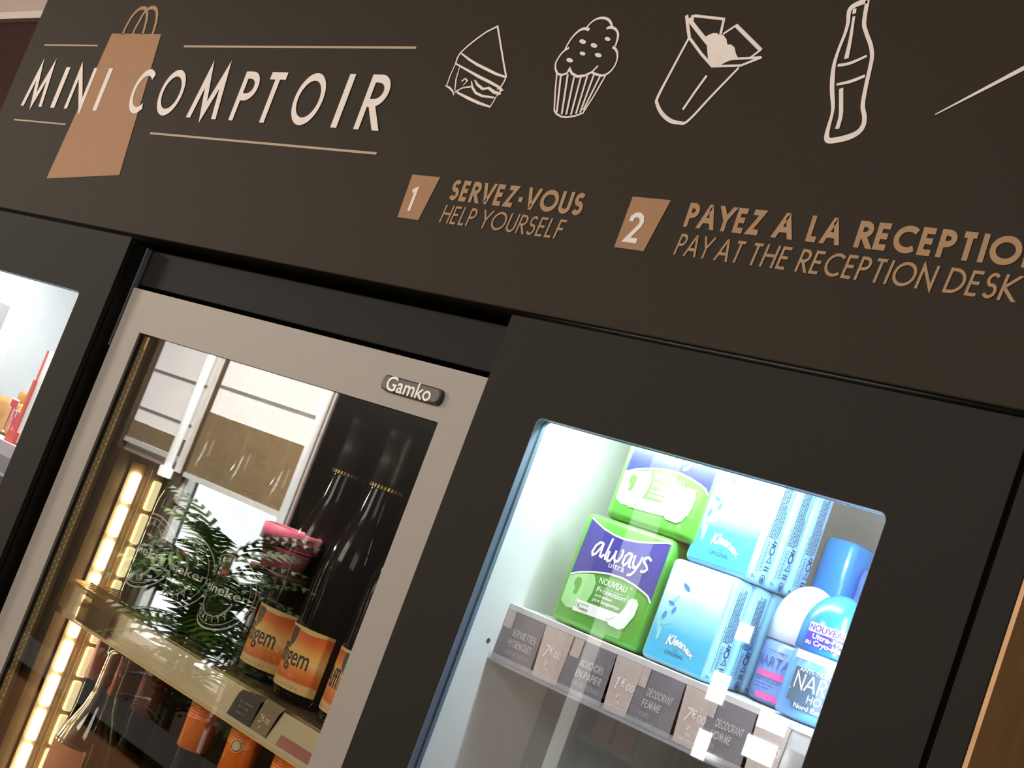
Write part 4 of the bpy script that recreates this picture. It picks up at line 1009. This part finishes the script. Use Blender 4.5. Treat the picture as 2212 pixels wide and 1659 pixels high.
# ------------------------------------------------------------------ lobby seen in the glass
def window(name, W, WZ0):
    t = thing(name, ((W[0]+W[1])/2, YF, WZ0), None, None, None, 'structure')
    x0, x1 = W
    boxes('frame', [(x0, x0+.04, YF-.10, YF-.05, WZ0, WZ1), (x1-.04, x1, YF-.10, YF-.05, WZ0, WZ1), (x0+.04, x1-.04, YF-.10, YF-.05, WZ0, WZ0+.05), (x0+.04, x1-.04, YF-.10, YF-.05, WZ1-.05, WZ1)], mat('white_window_frame', rgb(236, 236, 234), .5, noise=.02), t)
    box('pane', x0+.04, x1-.04, YF-.078, YF-.074, WZ0+.05, WZ1-.05, glass_mat('window_glass', (.95, .97, .97, 1), .03, .5) if 'window_glass' not in MATS else MATS['window_glass'], t)
    return t
window('window_1', W1, WS1); window('window_2', W2, WZ0)
M_bl = mat('backlit_white_blind', rgb(232, 226, 224), .8, emit=(.98, .93, .92, 1), es=2.6, noise=.05, scale=5)
M_bam = mat('woven_bamboo_blind', rgb(120, 96, 64), .8, emit=(.58, .48, .32, 1), es=.8, noise=.30, scale=9, stretch=(1, 1, 14))
M_seam = mat('grey_blind_seam', rgb(120, 110, 104), .8, emit=(.5, .46, .44, 1), es=1.1, noise=.05)
def blind(W, z0, zs_, bz0, lb):
    t = thing('roller_blind', ((W[0]+W[1])/2, YF+.01, bz0), lb, 'blind', 'window blinds in the lobby')
    box('white_cloth', W[0]+.01, W[1]-.01, YF-.040, YF-.034, z0, WZ1-.01, M_bl, t)
    for i, zz in enumerate(zs_): box('seam', W[0]+.01, W[1]-.01, YF-.0335, YF-.030, zz-.009, zz+.009, M_seam, t)
    box('bamboo_band', W[0]+.01, W[1]-.01, YF-.034, YF-.028, bz0, z0-.002, M_bam, t)
    box('bottom_bar', W[0]+.01, W[1]-.01, YF-.045, YF-.020, bz0-.03, bz0-.002, mat('white_blind_bar', rgb(226, 224, 220), .5, emit=(.9, .9, .9, 1), es=.8), t)
blind(W1, 1.545, [1.865, 1.625], 1.44, 'backlit roller blind nearest the led strip, reflected in the fridge glass')
blind(W2, 1.74, [1.895], 1.38, 'backlit roller blind with deep bamboo band, reflected beside the dark wall')
M_post = mat('glowing_white_post', rgb(238, 238, 234), .4, emit=(1, 1, .98, 1), es=4.0, noise=.02)  # glow added so the rods look bright in the reflection
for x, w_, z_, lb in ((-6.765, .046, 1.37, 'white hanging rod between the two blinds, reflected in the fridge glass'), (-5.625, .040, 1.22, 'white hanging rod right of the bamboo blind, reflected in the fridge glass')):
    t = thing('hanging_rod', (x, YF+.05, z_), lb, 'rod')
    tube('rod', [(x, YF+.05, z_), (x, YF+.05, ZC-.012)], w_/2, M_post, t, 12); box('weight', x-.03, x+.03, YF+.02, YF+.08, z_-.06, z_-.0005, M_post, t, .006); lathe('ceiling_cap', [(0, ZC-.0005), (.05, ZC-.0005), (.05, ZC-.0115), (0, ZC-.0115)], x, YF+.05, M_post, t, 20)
struct(box('trim_3', -6.748, -6.698, YF+.0005, YF+.012, 1.36, ZC-.001, mat('glowing_pale_pier', rgb(206, 200, 196), .6, emit=(.9, .88, .86, 1), es=1.0, noise=.03)))  # brightness of the pier put in as glow
# tall dark partition that fills the right of the glass
tag(box('dark_partition', -5.43, -4.10, YF+.002, YF+.14, .0, ZC-.001, mat('black_partition', rgb(22, 19, 18), .5, spec=.2, noise=.1), None, .004), 'tall black partition reflected in the right of the fridge glass', 'partition')
tag(box('partition_jamb', -5.448, -5.432, YF+.002, YF+.15, 0, ZC-.001, mat('glowing_grey_jamb', rgb(190, 180, 176), .6, emit=(.9, .84, .82, 1), es=.45), None), 'grey jamb at the edge of the black partition', 'trim')  # jamb brightness put in as a faint glow
# brown panels, pale post and brochure rack reflected below the bright shelf
tag(box('brown_panel', -4.09, -3.62, YF+.002, YF+.06, 0, 2.3, mat('taupe_wall_panel', rgb(196, 176, 160), .6, noise=.05), None, .004), 'taupe wall panel reflected at the left below the bright shelf', 'panel')
tag(box('pale_post', -3.44, -3.37, YF+.002, YF+.10, 0, ZC-.001, mat('glowing_pale_post', rgb(240, 240, 232), .5, emit=(.9, .95, .88, 1), es=1.6), None, .004), 'bright pale post reflected below the price rail', 'post')  # glow added to brighten the post's reflection
rk = thing('brochure_rack', (-3.15, YF+.1, 0), 'brown brochure rack reflected dimly below the bright shelf', 'rack')
M_rack = mat('dark_wood_rack', rgb(104, 78, 58), .6, noise=.15, scale=12)
boxes('rack_frame', [(-3.32, -3.295, YF+.002, YF+.16, 0, 1.45), (-2.985, -2.96, YF+.002, YF+.16, 0, 1.45), (-3.295, -2.985, YF+.002, YF+.02, 0, 1.45)], M_rack, rk)
for i in range(6): box('rack_ledge', -3.295, -2.985, YF+.0205, YF+.155, .55+.17*i, .565+.17*i, M_rack, rk)
cols = [rgb(90, 120, 150), rgb(190, 120, 80), rgb(70, 92, 84), rgb(160, 150, 130), rgb(120, 100, 90), rgb(84, 110, 130), rgb(150, 130, 96)]
nb = 0
for i in range(5):
    x = -3.285
    while x < -3.05:
        wd = random.uniform(.075, .11); c = random.randrange(7)
        tag(box('brochure', x, min(x+wd, -2.99), YF+.06, YF+.075, .566+.17*i, .566+.17*i+random.uniform(.09, .14), mat('brochure_cover_%s' % ('blue', 'orange', 'green', 'sand', 'brown', 'steel', 'ochre')[c], cols[c], .5, noise=.2, scale=20)),
            'small brochure on the wooden rack reflected below the shelf', 'brochure', 'brochures on the lobby rack')
        x += wd+.012
# lit notices facing the cabinets, whose glare lies on the right-hand glass
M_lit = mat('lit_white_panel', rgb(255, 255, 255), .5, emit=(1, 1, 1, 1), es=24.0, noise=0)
def lit(cx_, cy_, w_, h_, lb):
    p = lobby(cx_, cy_, YF+.034); w_ *= 1.25; h_ *= 1.25
    t = thing('light_panel', (p.x, p.y, p.z), lb, 'light', 'lit panels reflected in the bright cabinet')
    box('diffuser', p.x-w_/2, p.x+w_/2, p.y-.002, p.y, p.z-h_/2, p.z+h_/2, M_lit, t)
    box('housing', p.x-w_/2-.006, p.x+w_/2+.006, YF+.0005, p.y-.0022, p.z-h_/2-.006, p.z+h_/2+.006, mat('white_housing', rgb(230, 230, 230), .5), t)
    return p
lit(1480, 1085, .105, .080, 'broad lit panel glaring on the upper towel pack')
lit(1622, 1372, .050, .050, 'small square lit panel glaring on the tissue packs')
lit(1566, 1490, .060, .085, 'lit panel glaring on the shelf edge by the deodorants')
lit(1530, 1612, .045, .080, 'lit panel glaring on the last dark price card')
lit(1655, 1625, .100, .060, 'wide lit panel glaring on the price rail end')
q = lobby(1686, 1568, YF+.026)
t = thing('lit_sign', (q.x, q.y, q.z), 'small lit sign with two letters, mirrored on the price rail end', 'sign')
box('sign_face', q.x-.066, q.x+.054, q.y-.003, q.y, q.z-.030, q.z+.030, mat('lit_grey_sign', rgb(200, 200, 206), .5, emit=(.8, .8, .85, 1), es=8.0, noise=0), t)
box('sign_back', q.x-.068, q.x+.056, YF+.0005, q.y-.0032, q.z-.032, q.z+.032, M_rack, t)
ink, wd = stroke_text('CN', .038, .0075, gap=.2, u0=0, v0=q.z-.019)
ink.put('lettering', lambda u, v, w=0: (q.x+.038-u, q.y+.0004+w, v), M_lit, t)
# palm in a tub and pink seat, reflected over the green bottles
M_frond = mat('dark_palm_leaf', rgb(62, 92, 46), .5, noise=.3, scale=10); M_frond2 = mat('fresh_palm_leaf', rgb(120, 170, 60), .5, noise=.3, scale=10)
pc = lobby(490, 1190, -2.55)
pm = thing('potted_palm', (pc.x, pc.y, 0), 'dark potted palm reflected over the green bottles', 'plant')
lathe('tub', [(0, .0), (.15, 0), (.18, .36), (.165, .36), (.16, .32), (0, .32)], pc.x, pc.y, mat('grey_planter', rgb(120, 118, 116), .6, noise=.1), pm, 28)
M_stem = mat('palm_stem', rgb(90, 84, 50), .7, noise=.2)
for i in range(5):
    a = 2*PI*i/5; tube('stem', [(pc.x+.05*math.cos(a), pc.y+.05*math.sin(a), .32), (pc.x+.04*math.cos(a), pc.y+.04*math.sin(a), pc.z)], .011, M_stem, pm)
rr = random.Random(4)
for i in range(90):
    a = 2*PI*rr.random(); el = rr.uniform(.1, 1.4); L_ = rr.uniform(.26, .42)
    base = Vector((pc.x+.04*math.cos(a), pc.y+.04*math.sin(a), pc.z-(rr.uniform(.0, .38) if i < 64 else rr.uniform(.40, .72))))
    vs = []; fs = []; N_ = 9; mid = []
    for j in range(N_+1):
        s_ = j/N_; r_ = L_*s_*math.cos(el*(1-.5*s_)); zz = L_*(s_*math.sin(el)-.45*s_*s_)
        mid.append(base+Vector((math.cos(a)*r_, math.sin(a)*r_, zz)))
    for j in range(1, N_+1):
        d = (mid[j]-mid[j-1]).normalized(); sd = d.cross(Vector((0, 0, 1))).normalized(); ll = .12*math.sin(PI*min(1, j/N_*.85+.12))
        for s_ in (-1, 1):
            tip = mid[j]+sd*s_*ll+d*ll*.55-Vector((0, 0, ll*.25)); b0 = len(vs)
            vs += [mid[j]-d*.009, mid[j]+d*.009, (mid[j]+tip)/2+d*.012+Vector((0, 0, .01)), tip, (mid[j]+tip)/2-d*.012+Vector((0, 0, .01))]
            fs += [(b0, b0+1, b0+2, b0+4), (b0+2, b0+3, b0+4)]
    mesh('frond', vs, fs, M_frond2 if rr.random() < .15 else M_frond, pm)
M_pinkf = mat('pink_glazed_pot', rgb(250, 128, 160), .35, noise=.06, scale=20, coat=.4, )
q = lobby(618, 1205, -3.25)
ps = thing('pink_pot', (q.x, q.y, q.z-.06), 'pink pot with a broad rim, reflected beside the brown ale bottles', 'pot')
z = q.z-.07
lathe('pot_body', [(0, z), (.095, z), (.12, z+.10), (.125, z+.12), (.095, z+.12), (.07, z+.02), (0, z+.02)], q.x, q.y, M_pinkf, ps, 32)
lathe('pot_rim', [(.125, z+.121), (.145, z+.124), (.145, z+.20), (.125, z+.205), (.123, z+.19), (.123, z+.124)], q.x, q.y, M_pinkf, ps, 32)
st_ = thing('pot_stand', (q.x, q.y, 0), 'dark stand under the pink pot, reflected beside the ale bottles', 'stand')
lathe('stand_top', [(0, z-.025), (.14, z-.025), (.14, z-.0005), (0, z-.0005)], q.x, q.y, M_rack, st_, 28)
tube('stand_leg', [(q.x, q.y, .02), (q.x, q.y, z-.0255)], .022, M_rack, st_); lathe('stand_foot', [(0, 0), (.13, 0), (.13, .015), (.03, .0195), (0, .0195)], q.x, q.y, M_rack, st_, 28)
q = lobby(294, 1603, -1.75)
ct = thing('lobby_counter', (-4.2, q.y-.3, 0), 'tan counter front reflected low over the clear rose bottle', 'counter')
box('counter_front', -5.6, q.x+.55, q.y-.03, q.y, 0, q.z-.025, mat('tan_counter_front', rgb(226, 168, 120), .6, noise=.05), ct)
box('counter_top', -5.62, q.x+.57, q.y-.25, q.y+.015, q.z-.0248, q.z, mat('black_counter_top', rgb(20, 18, 15), .7, spec=.1, noise=.1), ct, .003)
box('counter_body', -5.6, q.x+.55, q.y-.23, q.y-.0302, 0, q.z-.025, M_rack, ct)
